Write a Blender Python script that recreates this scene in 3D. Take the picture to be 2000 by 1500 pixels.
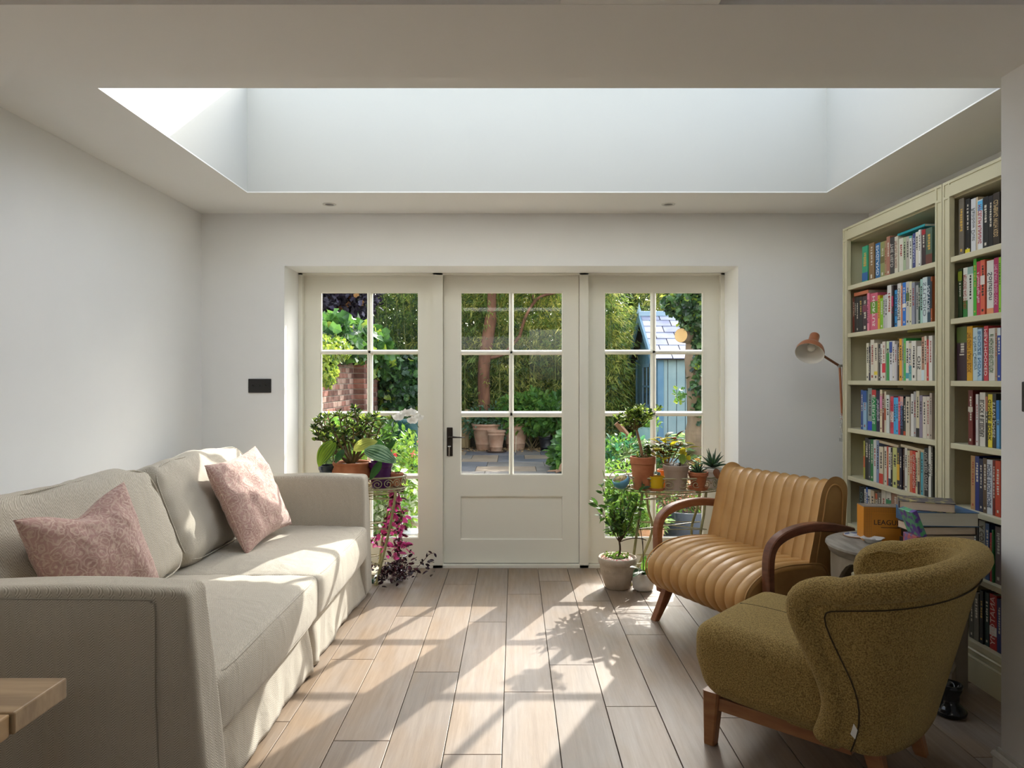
import bpy, math, random
import numpy as np
from mathutils import Vector, Matrix, noise as mnoise
R = math.radians
rng = np.random.default_rng(7); random.seed(7)
for o in list(bpy.data.objects): bpy.data.objects.remove(o)
SC = bpy.context.scene; COL = SC.collection
EYE = 1.28; FPX = 1400.0; VX, VY = 1005.0, 742.0

# ---------------------------------------------------------------- camera, sky, sun, exposure
cd = bpy.data.cameras.new('camera'); cam = bpy.data.objects.new('camera', cd); COL.objects.link(cam)
cam.location = (0, 0, EYE); cam.rotation_euler = (R(90), 0, 0)
cd.sensor_width = 36; cd.lens = 25.2; cd.shift_x = -0.0025; cd.shift_y = -0.004; cd.clip_start = 0.05
SC.camera = cam
SC.view_settings.view_transform = 'Standard'; SC.view_settings.look = 'None'
SC.view_settings.gamma = 1; SC.view_settings.use_curve_mapping = False
SC.view_settings.exposure = 0.66
wd = bpy.data.worlds.new('sky'); SC.world = wd; wd.use_nodes = True
nt = wd.node_tree; nt.nodes.clear()
wo = nt.nodes.new('ShaderNodeOutputWorld'); bg = nt.nodes.new('ShaderNodeBackground')
sk = nt.nodes.new('ShaderNodeTexSky'); sk.sky_type = 'NISHITA'; sk.sun_disc = False
SUN_DIR = Vector((0.644, 1.40, 1.0)).normalized()      # towards the sun
sk.sun_elevation = math.asin(SUN_DIR.z); sk.sun_rotation = math.atan2(SUN_DIR.x, SUN_DIR.y)
sk.air_density = 1.0; sk.dust_density = 3.0; sk.ozone_density = 0.6
hs = nt.nodes.new('ShaderNodeHueSaturation'); hs.inputs['Saturation'].default_value = 0.5
nt.links.new(sk.outputs[0], hs.inputs['Color']); nt.links.new(hs.outputs[0], bg.inputs['Color'])
bg.inputs['Strength'].default_value = 0.56
nt.links.new(bg.outputs[0], wo.inputs['Surface'])
sd = bpy.data.lights.new('sun', 'SUN'); sun = bpy.data.objects.new('sun', sd); COL.objects.link(sun)
sd.energy = 5.4; sd.color = (1.0, 0.955, 0.89); sd.angle = R(0.5)
sun.location = (4, 8, 8); sun.rotation_euler = (-SUN_DIR).to_track_quat('-Z', 'Y').to_euler()

# ---------------------------------------------------------------- helpers
def P(px, py, d):
    s = FPX / d
    return np.array([(px - VX) / s, d, EYE - (py - VY) / s])
def G(px, py, z=0.0):
    s = (py - VY) / (EYE - z)
    return np.array([(px - VX) / s, FPX / s, z])
MATS = {}
def lin(c):
    if isinstance(c, str):
        c = tuple(int(c[i:i+2], 16) / 255 for i in (0, 2, 4))
        c = tuple(x / 12.92 if x <= .04045 else ((x + .055) / 1.055) ** 2.4 for x in c)
    return (c[0], c[1], c[2], 1)
def nd(t, typ, **kw):
    n = t.nodes.new(typ)
    for k, v in kw.items():
        if hasattr(n, k): setattr(n, k, v)
    return n
def mat(name, c, rough=.6, c2=None, scale=20, bump=0, bscale=None, metal=0, spec=.5, stretch=None, sheen=0, detail=4, lo=.35, hi=.65, bdist=.002):
    if name in MATS: return MATS[name]
    m = bpy.data.materials.new(name); m.use_nodes = True; t = m.node_tree
    b = t.nodes['Principled BSDF']; MATS[name] = m
    b.inputs['Base Color'].default_value = lin(c); b.inputs['Roughness'].default_value = rough
    b.inputs['Metallic'].default_value = metal; b.inputs['Specular IOR Level'].default_value = spec
    if sheen: b.inputs['Sheen Weight'].default_value = sheen
    tc = nd(t, 'ShaderNodeTexCoord'); src = tc.outputs['Object']
    if stretch:
        mp = nd(t, 'ShaderNodeMapping'); mp.inputs['Scale'].default_value = stretch
        t.links.new(src, mp.inputs[0]); src = mp.outputs[0]
    if c2 is not None:
        n = nd(t, 'ShaderNodeTexNoise'); n.inputs['Scale'].default_value = scale; n.inputs['Detail'].default_value = detail
        t.links.new(src, n.inputs['Vector'])
        cr = nd(t, 'ShaderNodeValToRGB'); cr.color_ramp.elements[0].position = lo; cr.color_ramp.elements[1].position = hi
        cr.color_ramp.elements[0].color = lin(c); cr.color_ramp.elements[1].color = lin(c2)
        t.links.new(n.outputs['Fac'], cr.inputs[0]); t.links.new(cr.outputs[0], b.inputs['Base Color'])
    if bump:
        n = nd(t, 'ShaderNodeTexNoise'); n.inputs['Scale'].default_value = bscale or scale; n.inputs['Detail'].default_value = 4
        t.links.new(src, n.inputs['Vector'])
        bp = nd(t, 'ShaderNodeBump'); bp.inputs['Strength'].default_value = bump; bp.inputs['Distance'].default_value = bdist
        t.links.new(n.outputs['Fac'], bp.inputs['Height']); t.links.new(bp.outputs[0], b.inputs['Normal'])
    return m
def leafmat(name, c, c2, trans=.45, rough=.45, scale=6, tc_=None):
    if name in MATS: return MATS[name]
    m = mat(name, c, rough, c2, scale=scale, lo=.4, hi=.6); t = m.node_tree
    b = t.nodes['Principled BSDF']; out = t.nodes['Material Output']
    tr = nd(t, 'ShaderNodeBsdfTranslucent'); mx = nd(t, 'ShaderNodeMixShader'); mx.inputs[0].default_value = trans
    cr = [n for n in t.nodes if n.bl_idname == 'ShaderNodeValToRGB'][0]
    hv = nd(t, 'ShaderNodeHueSaturation'); hv.inputs['Value'].default_value = 1.25; hv.inputs['Saturation'].default_value = 1.0; hv.inputs['Hue'].default_value = .485
    t.links.new(cr.outputs[0], hv.inputs['Color'])
    if tc_: tr.inputs[0].default_value = lin(tc_)
    else: t.links.new(hv.outputs[0], tr.inputs[0])
    t.links.new(b.outputs[0], mx.inputs[1]); t.links.new(tr.outputs[0], mx.inputs[2]); t.links.new(mx.outputs[0], out.inputs[0])
    return m
ROOTLOC = {}
def O(name, V, F, m, parent=None, smooth=False, kind=None, label=None, mi=None, world=True):
    V = np.array(V, float).reshape(-1, 3)
    loc = np.zeros(3)
    if parent is None:
        mn, mx = V.min(0), V.max(0); loc = np.array([(mn[0]+mx[0])/2, (mn[1]+mx[1])/2, mn[2]]); V = V - loc
    elif world: V = V - ROOTLOC[parent.name]
    me = bpy.data.meshes.new(name)
    if isinstance(F, np.ndarray): F = F.tolist()
    me.from_pydata(V.tolist(), [], F)
    ms = m if isinstance(m, (list, tuple)) else [m]
    for x in ms: me.materials.append(x)
    if mi is not None: me.polygons.foreach_set('material_index', np.array(mi, np.int32))
    if smooth is not False: me.polygons.foreach_set('use_smooth', np.ones(len(F), bool))
    me.update()
    if smooth not in (False, True): me.set_sharp_from_angle(angle=R(smooth))
    o = bpy.data.objects.new(name, me); COL.objects.link(o)
    if parent is not None: o.parent = parent; ROOTLOC[o.name] = ROOTLOC[parent.name]
    else: o.location = loc; ROOTLOC[o.name] = loc
    if kind: o['kind'] = kind
    if label: o['label'] = label
    return o
def tag(o, label, cat, group=None, kind=None):
    o['label'] = label; o['category'] = cat
    if group: o['group'] = group
    if kind: o['kind'] = kind
    return o
def thing(name, label, cat, loc=(0, 0, 0), rz=0, group=None, world=True):
    o = bpy.data.objects.new(name, None); COL.objects.link(o); o.location = loc; o.rotation_euler = (0, 0, rz)
    o.empty_display_size = .05
    ROOTLOC[o.name] = np.array(loc, float) if world else np.zeros(3)
    return tag(o, label, cat, group)
class MB:
    def __init__(s): s.V = []; s.F = []; s.mi = []
    def add(s, V, F, mi=0):
        n = sum(len(v) for v in s.V); s.V.append(np.array(V, float).reshape(-1, 3))
        s.F += [[i + n for i in f] for f in F]; s.mi += [mi] * len(F); return s
    def box(s, a, b, mi=0):
        x0, y0, z0 = a; x1, y1, z1 = b
        V = [(x0,y0,z0),(x1,y0,z0),(x1,y1,z0),(x0,y1,z0),(x0,y0,z1),(x1,y0,z1),(x1,y1,z1),(x0,y1,z1)]
        return s.add(V, [(0,3,2,1),(4,5,6,7),(0,1,5,4),(1,2,6,5),(2,3,7,6),(3,0,4,7)], mi)
    def bbox(s, a, b, r=.004, mi=0):
        V, F = rbox(((a[0]+b[0])/2, (a[1]+b[1])/2, (a[2]+b[2])/2), ((b[0]-a[0])/2, (b[1]-a[1])/2, (b[2]-a[2])/2), r, 1, 1); return s.add(V, F, mi)
    def tube(s, pts, r, n=8, mi=0, cap=True):
        V, F = tube(pts, r, n, cap); return s.add(V, F, mi)
    def obj(s, name, m, parent=None, **k):
        return O(name, np.concatenate(s.V), s.F, m, parent, mi=s.mi if isinstance(m, (list, tuple)) else None, **k)
def tube(pts, r, n=8, cap=True, closed=False):
    pts = [Vector(p) for p in pts]; N = len(pts)
    rr = r if isinstance(r, (list, tuple, np.ndarray)) else [r] * N
    V = []; F = []; up = None
    for i, p in enumerate(pts):
        if closed: t = (pts[(i+1) % N] - pts[i-1])
        else: t = pts[min(i+1, N-1)] - pts[max(i-1, 0)]
        t = t.normalized() if t.length > 1e-9 else Vector((0,0,1))
        if up is None: up = t.orthogonal().normalized()
        up = (up - t * up.dot(t)); up = up.normalized() if up.length > 1e-6 else t.orthogonal().normalized()
        sd_ = t.cross(up)
        for k in range(n):
            a = 2*math.pi*k/n
            V.append(p + (up*math.cos(a) + sd_*math.sin(a)) * rr[i])
    M = N if closed else N-1
    for i in range(M):
        j = (i+1) % N
        for k in range(n): F.append((i*n+k, i*n+(k+1) % n, j*n+(k+1) % n, j*n+k))
    if cap and not closed: F.append(tuple(range(n))[::-1]); F.append(tuple(range((N-1)*n, N*n)))
    return [tuple(v) for v in V], F
def sweep(pts, normals, w, h):
    """rectangular section swept: w along the (constant) width vector, h along normal"""
    V = []; F = []
    wv = Vector(w)
    for p, n_, hh in zip(pts, normals, h if isinstance(h, list) else [h]*len(pts)):
        p = Vector(p); n_ = Vector(n_)
        c = .22
        for a, b in ((-1,-1+c),(-1+c,-1),(1-c,-1),(1,-1+c),(1,1-c),(1-c,1),(-1+c,1),(-1,1-c)):
            V.append(tuple(p + wv*a + n_*hh*b))
    N = len(pts)
    for i in range(N-1):
        for k in range(8): F.append((i*8+k, i*8+(k+1) % 8, (i+1)*8+(k+1) % 8, (i+1)*8+k))
    F.append(tuple(range(8))[::-1]); F.append(tuple(range((N-1)*8, N*8)))
    return V, F
def lathe(prof, n=32, c=(0,0,0), axis=None, sx=1, sy=1, cap0=True, cap1=False):
    V = []; F = []
    for r, z in prof:
        for k in range(n):
            a = 2*math.pi*k/n; V.append((r*math.cos(a)*sx, r*math.sin(a)*sy, z))
    for i in range(len(prof)-1):
        for k in range(n): F.append((i*n+k, i*n+(k+1) % n, (i+1)*n+(k+1) % n, (i+1)*n+k))
    if cap0: F.append(tuple(range(n))[::-1])
    if cap1: F.append(tuple(range((len(prof)-1)*n, len(prof)*n)))
    V = np.array(V)
    if axis is not None:
        q = Vector((0,0,1)).rotation_difference(Vector(axis).normalized()).to_matrix()
        V = V @ np.array(q).T
    return V + np.array(c), F
def rbox(c, h, r, n=8, nr=3, f=None):
    """rounded box, optional displacement f(P, N)->P"""
    def ticks(H):
        rr = min(r, H*.98)
        a = [-H + rr*(1-math.cos(math.pi/2*i/nr)) for i in range(nr)]
        m = list(np.linspace(-H+rr, H-rr, n+1)); return a + m + [-x for x in a[::-1]]
    T = [ticks(x) for x in h]; V = []; F = []; idx = {}
    def vid(p):
        k = tuple(round(x, 6) for x in p)
        if k not in idx: idx[k] = len(V); V.append(p)
        return idx[k]
    for ax in range(3):
        u, v = (ax+1) % 3, (ax+2) % 3
        for sg in (-1, 1):
            for i in range(len(T[u])-1):
                for j in range(len(T[v])-1):
                    q = []
                    for a, b in ((i,j),(i+1,j),(i+1,j+1),(i,j+1)):
                        p = [0,0,0]; p[ax] = sg*h[ax]; p[u] = T[u][a]; p[v] = T[v][b]; q.append(vid(tuple(p)))
                    F.append(q if sg > 0 else q[::-1])
    V = np.array(V, float); H = np.array(h); rr = np.minimum(r, H*.98)
    Q = np.clip(V, -(H-rr), H-rr); D = V-Q
    L = np.linalg.norm(D/rr, axis=1, keepdims=True); L[L == 0] = 1
    Nn = D/rr/L; V = Q + Nn*rr
    if f: V = f(V, Nn)
    return V + np.array(c), F
def rot(V, c, axis, ang):
    M = np.array(Matrix.Rotation(ang, 3, axis)); c = np.array(c)
    return (np.array(V) - c) @ M.T + c
def fbm(P_, s, seed=0, amp=1):
    return np.array([mnoise.fractal(Vector((p[0]*s+seed, p[1]*s, p[2]*s)), .6, 2.0, 3) for p in P_]) * amp
def bez(p0, p1, p2, n=10):
    p0, p1, p2 = map(np.array, (p0, p1, p2)); t = np.linspace(0, 1, n)[:, None]
    return (1-t)**2*p0 + 2*t*(1-t)*p1 + t*t*p2
def catm(pts, n=6, closed=False):
    pts = [np.array(p, float) for p in pts]; N = len(pts); out = []
    for i in range(N if closed else N-1):
        g = (lambda k: pts[k % N]) if closed else (lambda k: pts[min(max(k, 0), N-1)])
        a, b, c, d = g(i-1), g(i), g(i+1), g(i+2)
        for t in np.linspace(0, 1, n, endpoint=False):
            out.append(.5*((2*b)+(-a+c)*t+(2*a-5*b+4*c-d)*t*t+(-a+3*b-3*c+d)*t**3))
    if not closed: out.append(pts[-1])
    return out
def rand_rot(n, tilt=None):
    """random orthonormal frames (n,3,3): columns side, length, normal"""
    a = rng.normal(size=(n,3)); a /= np.linalg.norm(a, axis=1, keepdims=True)
    b = rng.normal(size=(n,3)); b -= (a*b).sum(1, keepdims=True)*a; b /= np.linalg.norm(b, axis=1, keepdims=True)
    return a, b
LT = {  # leaf templates: verts (side, length, normal), faces
 'lance': (np.array([(0,0,0),(-.5,.35,.12),(.5,.35,.12),(0,1,-.1)]), [(0,2,1),(1,2,3)]),
 'oval': (np.array([(0,0,0),(-.42,.3,.1),(0,.35,-.02),(.42,.3,.1),(-.36,.7,.08),(0,.7,-.03),(.36,.7,.08),(0,1,-.12)]),
          [(0,2,1),(0,3,2),(1,2,5,4),(2,3,6,5),(4,5,7),(5,6,7)]),
 'lobed': (np.array([(0,0,0),(-.5,.15,.1),(-.35,.5,0),(-.45,.75,.1),(0,1,-.1),(.45,.75,.1),(.35,.5,0),(.5,.15,.1),(0,.4,-.05)]),
          [(0,8,2,1),(8,4,3,2),(8,6,5,4),(0,7,6,8)]),
 'strip': (np.array([(-.5,0,0),(.5,0,0),(-.4,.5,.1),(.4,.5,.1),(0,1,-.1)]), [(0,1,3,2),(2,3,4)]),
}
def leaves(pos, ldir, size, wid, tpl='lance', nrm=None, curl=1.0):
    """pos (n,3), ldir (n,3) leaf direction, size (n,), wid ratio"""
    pos = np.array(pos, float); n = len(pos); ldir = np.array(ldir, float)
    ldir = ldir/np.maximum(np.linalg.norm(ldir, axis=1, keepdims=True), 1e-6)
    if nrm is None: nrm = rng.normal(size=(n,3)) + np.array([0,0,1.2])
    nrm = nrm - (nrm*ldir).sum(1, keepdims=True)*ldir; nrm /= np.maximum(np.linalg.norm(nrm, axis=1, keepdims=True), 1e-6)
    sd_ = np.cross(ldir, nrm); T, F = LT[tpl]; k = len(T)
    size = np.broadcast_to(size, (n,))[:, None, None]
    V = pos[:, None, :] + size*(T[None, :, 0:1]*wid*sd_[:, None, :] + T[None, :, 1:2]*ldir[:, None, :] + T[None, :, 2:3]*wid*curl*nrm[:, None, :])
    V = V.reshape(-1, 3); FF = []
    base = (np.arange(n)*k).tolist()
    for b in base:
        for f in F: FF.append([i+b for i in f])
    return V, FF
def leafobj(name, pos, ldir, size, wid, mats, parent=None, tpl='lance', nrm=None, kind='stuff', label=None, w=None, smooth=False):
    V, F = leaves(pos, ldir, size, wid, tpl, nrm)
    nf = len(LT[tpl][1]); mi = np.repeat(rng.choice(len(mats), len(pos), p=w), nf)
    return O(name, V, F, mats, parent, mi=mi, kind=kind, label=label, smooth=smooth)
def cloud(c, r, n, shell=.5):
    u = rng.normal(size=(n,3)); u /= np.linalg.norm(u, axis=1, keepdims=True)
    k = shell + (1-shell)*rng.random((n,1))
    return np.array(c) + u*np.array(r)*k, u
def textobj(name, s, size, M, m, parent, ext=.0004, sx=1.0):
    cu = bpy.data.curves.new(name, 'FONT'); cu.body = s; cu.size = size; cu.align_x = 'CENTER'; cu.align_y = 'CENTER'; cu.extrude = ext; cu.resolution_u = 2
    t = bpy.data.objects.new(name, cu); COL.objects.link(t)
    dg = bpy.context.evaluated_depsgraph_get(); me = bpy.data.meshes.new_from_object(t.evaluated_get(dg))
    bpy.data.objects.remove(t); me.name = name
    me.transform(Matrix.Diagonal((sx, 1, 1, 1))); me.transform(M)
    me.materials.clear(); me.materials.append(m)
    o = bpy.data.objects.new(name, me); COL.objects.link(o); o.parent = parent; return o
# ---------------------------------------------------------------- room materials
m_wall = mat('wall_paint', (.845,.845,.835), .85, (.86,.86,.85), 3, bump=.05, bscale=160)
m_ceil = mat('ceiling_paint', (.90,.895,.87), .9, bump=.03, bscale=120)
m_join = mat('joinery_paint', (.83,.81,.715), .38, bump=.03, bscale=60)
m_shelf = mat('bookcase_paint', (.62,.575,.39), .42, bump=.04, bscale=80)
m_black = mat('black_plate', (.012,.011,.010), .45)
m_brz = mat('dark_bronze', (.035,.028,.024), .35, metal=.7)
m_dark = mat('gap_shade', (.01,.01,.01), .9)
m_steel = mat('satin_steel', (.5,.5,.48), .3, metal=1)

XL, XR, YB, ZC = -2.0, 2.263, 4.58, 2.343
YF, YS, YO = 4.878, 4.925, 5.02        # frame face, sash face, outer wall face
OX0, OX1, OZ = -1.471, 1.430, 2.008     # opening
def struct(o): o['kind'] = 'structure'; return o
# floor: planks as parts
fl = struct(MB().box((XL, -3.6, -.12), (XR, YF+.02, -.012)).obj('floor', mat('grout', (.34,.29,.24), .9)))
def plankmat():
    m = mat('floor_plank', (.2,.16,.12), .42, bump=.12, bscale=14, stretch=(14,1,14)); t = m.node_tree; b = t.nodes['Principled BSDF']
    tc = nd(t,'ShaderNodeTexCoord'); oi = nd(t,'ShaderNodeObjectInfo')
    mp = nd(t,'ShaderNodeMapping'); mp.inputs['Scale'].default_value = (22,1.1,1)
    cb = nd(t,'ShaderNodeCombineXYZ'); ml = nd(t,'ShaderNodeMath'); ml.operation='MULTIPLY'; ml.inputs[1].default_value = 37
    t.links.new(oi.outputs['Random'], ml.inputs[0]); t.links.new(ml.outputs[0], cb.inputs[0]); t.links.new(ml.outputs[0], cb.inputs[1])
    t.links.new(cb.outputs[0], mp.inputs['Location']); t.links.new(tc.outputs['Object'], mp.inputs[0])
    n = nd(t,'ShaderNodeTexNoise'); n.inputs['Scale'].default_value = 2.2; n.inputs['Detail'].default_value = 9; n.inputs['Roughness'].default_value=.72; n.inputs['Distortion'].default_value=.35; t.links.new(mp.outputs[0], n.inputs['Vector'])
    n2 = nd(t,'ShaderNodeTexNoise'); n2.inputs['Scale'].default_value = 3; mp2 = nd(t,'ShaderNodeMapping'); mp2.inputs['Scale'].default_value=(3,1,1)
    t.links.new(cb.outputs[0], mp2.inputs['Location']); t.links.new(tc.outputs['Object'], mp2.inputs[0]); t.links.new(mp2.outputs[0], n2.inputs['Vector'])
    c1 = nd(t,'ShaderNodeValToRGB'); e = c1.color_ramp.elements; e[0].position=.3; e[1].position=.72
    e[0].color = lin((.125,.085,.055)); e[1].color = lin((.345,.265,.195)); t.links.new(n.outputs['Fac'], c1.inputs[0])
    c2 = nd(t,'ShaderNodeValToRGB'); e = c2.color_ramp.elements; e[0].position=.38; e[1].position=.62
    e[0].color = lin((.265,.18,.11)); e[1].color = lin((.27,.22,.18)); t.links.new(n2.outputs['Fac'], c2.inputs[0])
    mx = nd(t,'ShaderNodeMix'); mx.data_type='RGBA'; mx.inputs[0].default_value=.5; t.links.new(c1.outputs[0], mx.inputs[6]); t.links.new(c2.outputs[0], mx.inputs[7])
    hv = nd(t,'ShaderNodeHueSaturation'); mr = nd(t,'ShaderNodeMapRange'); mr.inputs[3].default_value=.86; mr.inputs[4].default_value=1.16
    t.links.new(oi.outputs['Random'], mr.inputs[0]); t.links.new(mr.outputs[0], hv.inputs['Value']); t.links.new(mx.outputs[2], hv.inputs['Color']); t.links.new(hv.outputs[0], b.inputs['Base Color'])
    return m
m_plank = plankmat()
offs = {0: 4.28, 1: 3.22, 2: 4.15, 3: 3.60, -1: 3.79}
k = -10
while True:
    x0 = -.043 + .2*k; x1 = x0 + .2
    if x0 > XR: break
    y = offs.get(k, 3.0 + ((k*.447) % 1)*1.34); y -= 1.34*6
    while y < YF:
        a, b_ = max(y, -.6), min(y+1.34, YF)
        xa, xb = max(x0, XL), min(x1, XR)
        if b_ - a > .03 and xb-xa > .02:
            g = .0016
            MB().bbox((xa+g, a+g, -.014), (xb-g, b_-g, 0), .0012).obj('plank', m_plank, fl)
        y += 1.34
    k += 1
MB().box((XL,-3.6,-.02),(XR,-.6,0)).obj('rear_boards', m_plank, fl)
# walls
struct(MB().box((XL-.15,-3.6,-.1),(XL,YO,2.95)).obj('wall_left', m_wall))
struct(MB().box((XR,-3.6,-.1),(XR+.15,YO,2.95)).obj('wall_right', m_wall))
RWX0,RWX1,RWZ0,RWZ1=.28,.96,1.28,2.24  # unseen window opening, added for fill light and a reflection in the door glass
struct(MB().box((XL,-3.75,-.1),(RWX0,-3.6,2.7)).box((RWX1,-3.75,-.1),(XR,-3.6,2.7)).box((RWX0,-3.75,-.1),(RWX1,-3.6,RWZ0)).box((RWX0,-3.75,RWZ1),(RWX1,-3.6,2.7)).obj('wall_rear', m_wall))
wb = MB().box((XL,YB,-.1),(OX0,YO,ZC)).box((OX1,YB,-.1),(XR,YO,ZC)).box((OX0,YB,OZ),(OX1,YO,ZC))
struct(wb.obj('wall_back', m_wall))
# ceiling with the rooflight opening
SX0, SX1, SY0, SY1, SZ = -1.518, 1.772, 2.612, 4.07, 2.99
YBM = 2.242; ZB = 2.225; PX = 1.522
c = MB().box((XL,YBM,ZC),(XR,SY0,ZC+.006)).box((XL,SY1,ZC),(XR,YO,ZC+.006)).box((XL,SY0,ZC),(SX0,SY1,ZC+.006)).box((SX1,SY0,ZC),(XR,SY1,ZC+.006))
struct(c.obj('ceiling', m_ceil))
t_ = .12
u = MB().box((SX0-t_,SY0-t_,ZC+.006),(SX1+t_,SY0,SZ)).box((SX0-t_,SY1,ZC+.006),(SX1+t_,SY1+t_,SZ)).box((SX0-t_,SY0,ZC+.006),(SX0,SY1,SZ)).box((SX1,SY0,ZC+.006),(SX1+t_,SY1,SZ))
struct(u.obj('trim_1', mat('upstand_dimmed_paint',(.56,.56,.53),.9), label='white upstand around the rooflight'))  # white paint greyed so the upstand stays dim under the bright sky
KX0,KX1,KY0,KY1=-.9,1.1,-3.0,-2.4  # unseen rooflight opening, added behind the camera to let in fill daylight
struct(MB().box((XL,-3.6,2.52),(XR,KY0,2.72)).box((XL,KY1,2.52),(XR,YBM,2.72)).box((XL,KY0,2.52),(KX0,KY1,2.72)).box((KX1,KY0,2.52),(XR,KY1,2.72)).obj('ceiling_kitchen', m_ceil))
struct(MB().box((XL,1.805,ZB),(XR,YBM,2.60)).box((.115,1.5,ZB+.001),(.514,1.81,2.52)).obj('trim_2', m_ceil))
struct(MB().box((PX,1.80,-.1),(XR,YBM,ZB+.01)).obj('wall_pier', m_wall))
bb = MB().box((PX-.016,1.80,0),(PX,YBM+.016,.105)).box((PX,YBM,0),(1.60,YBM+.016,.105)).tube([(PX-.013,1.8,.106),(PX-.013,YBM+.013,.106),(1.6,YBM+.013,.106)],.011,8).box((PX-.009,1.8,.1),(PX,YBM+.009,.128))
struct(bb.obj('baseboard_right', mat('skirting_paint', (.74,.73,.68), .4)))
# thin glass: specular film over a clear pane
def glassmat(name='window_glass', refl=1.0, tint=(.93,.95,.94,1)):
    m = bpy.data.materials.new(name); m.use_nodes = True; t = m.node_tree; t.nodes.clear()
    out = nd(t,'ShaderNodeOutputMaterial'); tr = nd(t,'ShaderNodeBsdfTransparent'); tr.inputs[0].default_value = tint
    gl = nd(t,'ShaderNodeBsdfGlossy'); gl.inputs['Roughness'].default_value = .01; fr = nd(t,'ShaderNodeFresnel'); fr.inputs[0].default_value = 1.45
    ge = nd(t,'ShaderNodeNewGeometry'); mr = nd(t,'ShaderNodeMapRange'); mr.inputs[3].default_value = 1.45; mr.inputs[4].default_value = 1/1.45
    t.links.new(ge.outputs['Backfacing'], mr.inputs[0]); t.links.new(mr.outputs[0], fr.inputs[0])
    mx = nd(t,'ShaderNodeMixShader'); t.links.new(fr.outputs[0], mx.inputs[0]); t.links.new(tr.outputs[0], mx.inputs[1]); t.links.new(gl.outputs[0], mx.inputs[2]); t.links.new(mx.outputs[0], out.inputs[0])
    return m
m_glass = glassmat()
rl = struct(MB().box((SX0-t_,SY0-t_,SZ),(SX1+t_,SY0-t_+.06,SZ+.06)).box((SX0-t_,SY1+t_-.06,SZ),(SX1+t_,SY1+t_,SZ+.06)).box((SX0-t_,SY0-.06,SZ),(SX0-t_+.06,SY1+.06,SZ+.06)).box((SX1+t_-.06,SY0-.06,SZ),(SX1+t_,SY1+.06,SZ+.06)).obj('window_3', mat('rooflight_frame', (.08,.08,.085), .5)))
O('pane', [(SX0-.06,SY0-.06,SZ+.04),(SX1+.06,SY0-.06,SZ+.04),(SX1+.06,SY1+.06,SZ+.04),(SX0-.06,SY1+.06,SZ+.04)], [(0,1,2,3)], glassmat('rooflight_glass', tint=(.90,.93,.92,1)), rl)

# ---------------------------------------------------------------- door set: frame, two glazed side screens, door
def zx(px, d): return (px-VX)*d/FPX
def zz(py, d): return EYE-(py-VY)*d/FPX
fx0, fx1 = OX0-.015, OX1+.015
mulA = (zx(845.5,YF), zx(864.5,YF)); mulB = (zx(1132.5,YF), zx(1149.5,YF))
fr = MB().box((fx0,YF,0),(zx(590.5,YF),YO,OZ)).box((zx(1408,YF),YF,0),(fx1,YO,OZ)).box((fx0,YF,zz(536.5,YF)),(fx1,YO,OZ+.01))
fr.box((mulA[0],YF,0),(mulA[1],YO,OZ)).box((mulB[0],YF,0),(mulB[1],YO,OZ)).box((fx0,YF,-.02),(fx1,YO,.018))
for a in (-1, 1):
    pass
struct(fr.obj('door_1_frame', m_join)).name = 'trim_3'
YG = 4.955
def glazed(name, xa, xb, rows, cols, zbot, ztop, label=None):
    """xa..xb outer edges (m); rows: list of glass (z0,z1); cols: list of (x0,x1)"""
    ys, ye = YS, YS+.055
    g = MB(); gx0, gx1 = cols[0][0], cols[-1][1]; gz0, gz1 = min(r[0] for r in rows), max(r[1] for r in rows)
    g.box((xa,ys,zbot),(gx0,ye,ztop)).box((gx1,ys,zbot),(xb,ye,ztop)).box((gx0,ys,gz1),(gx1,ye,ztop))
    root = g
    return g, ys, ye, gx0, gx1, gz0, gz1
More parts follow.
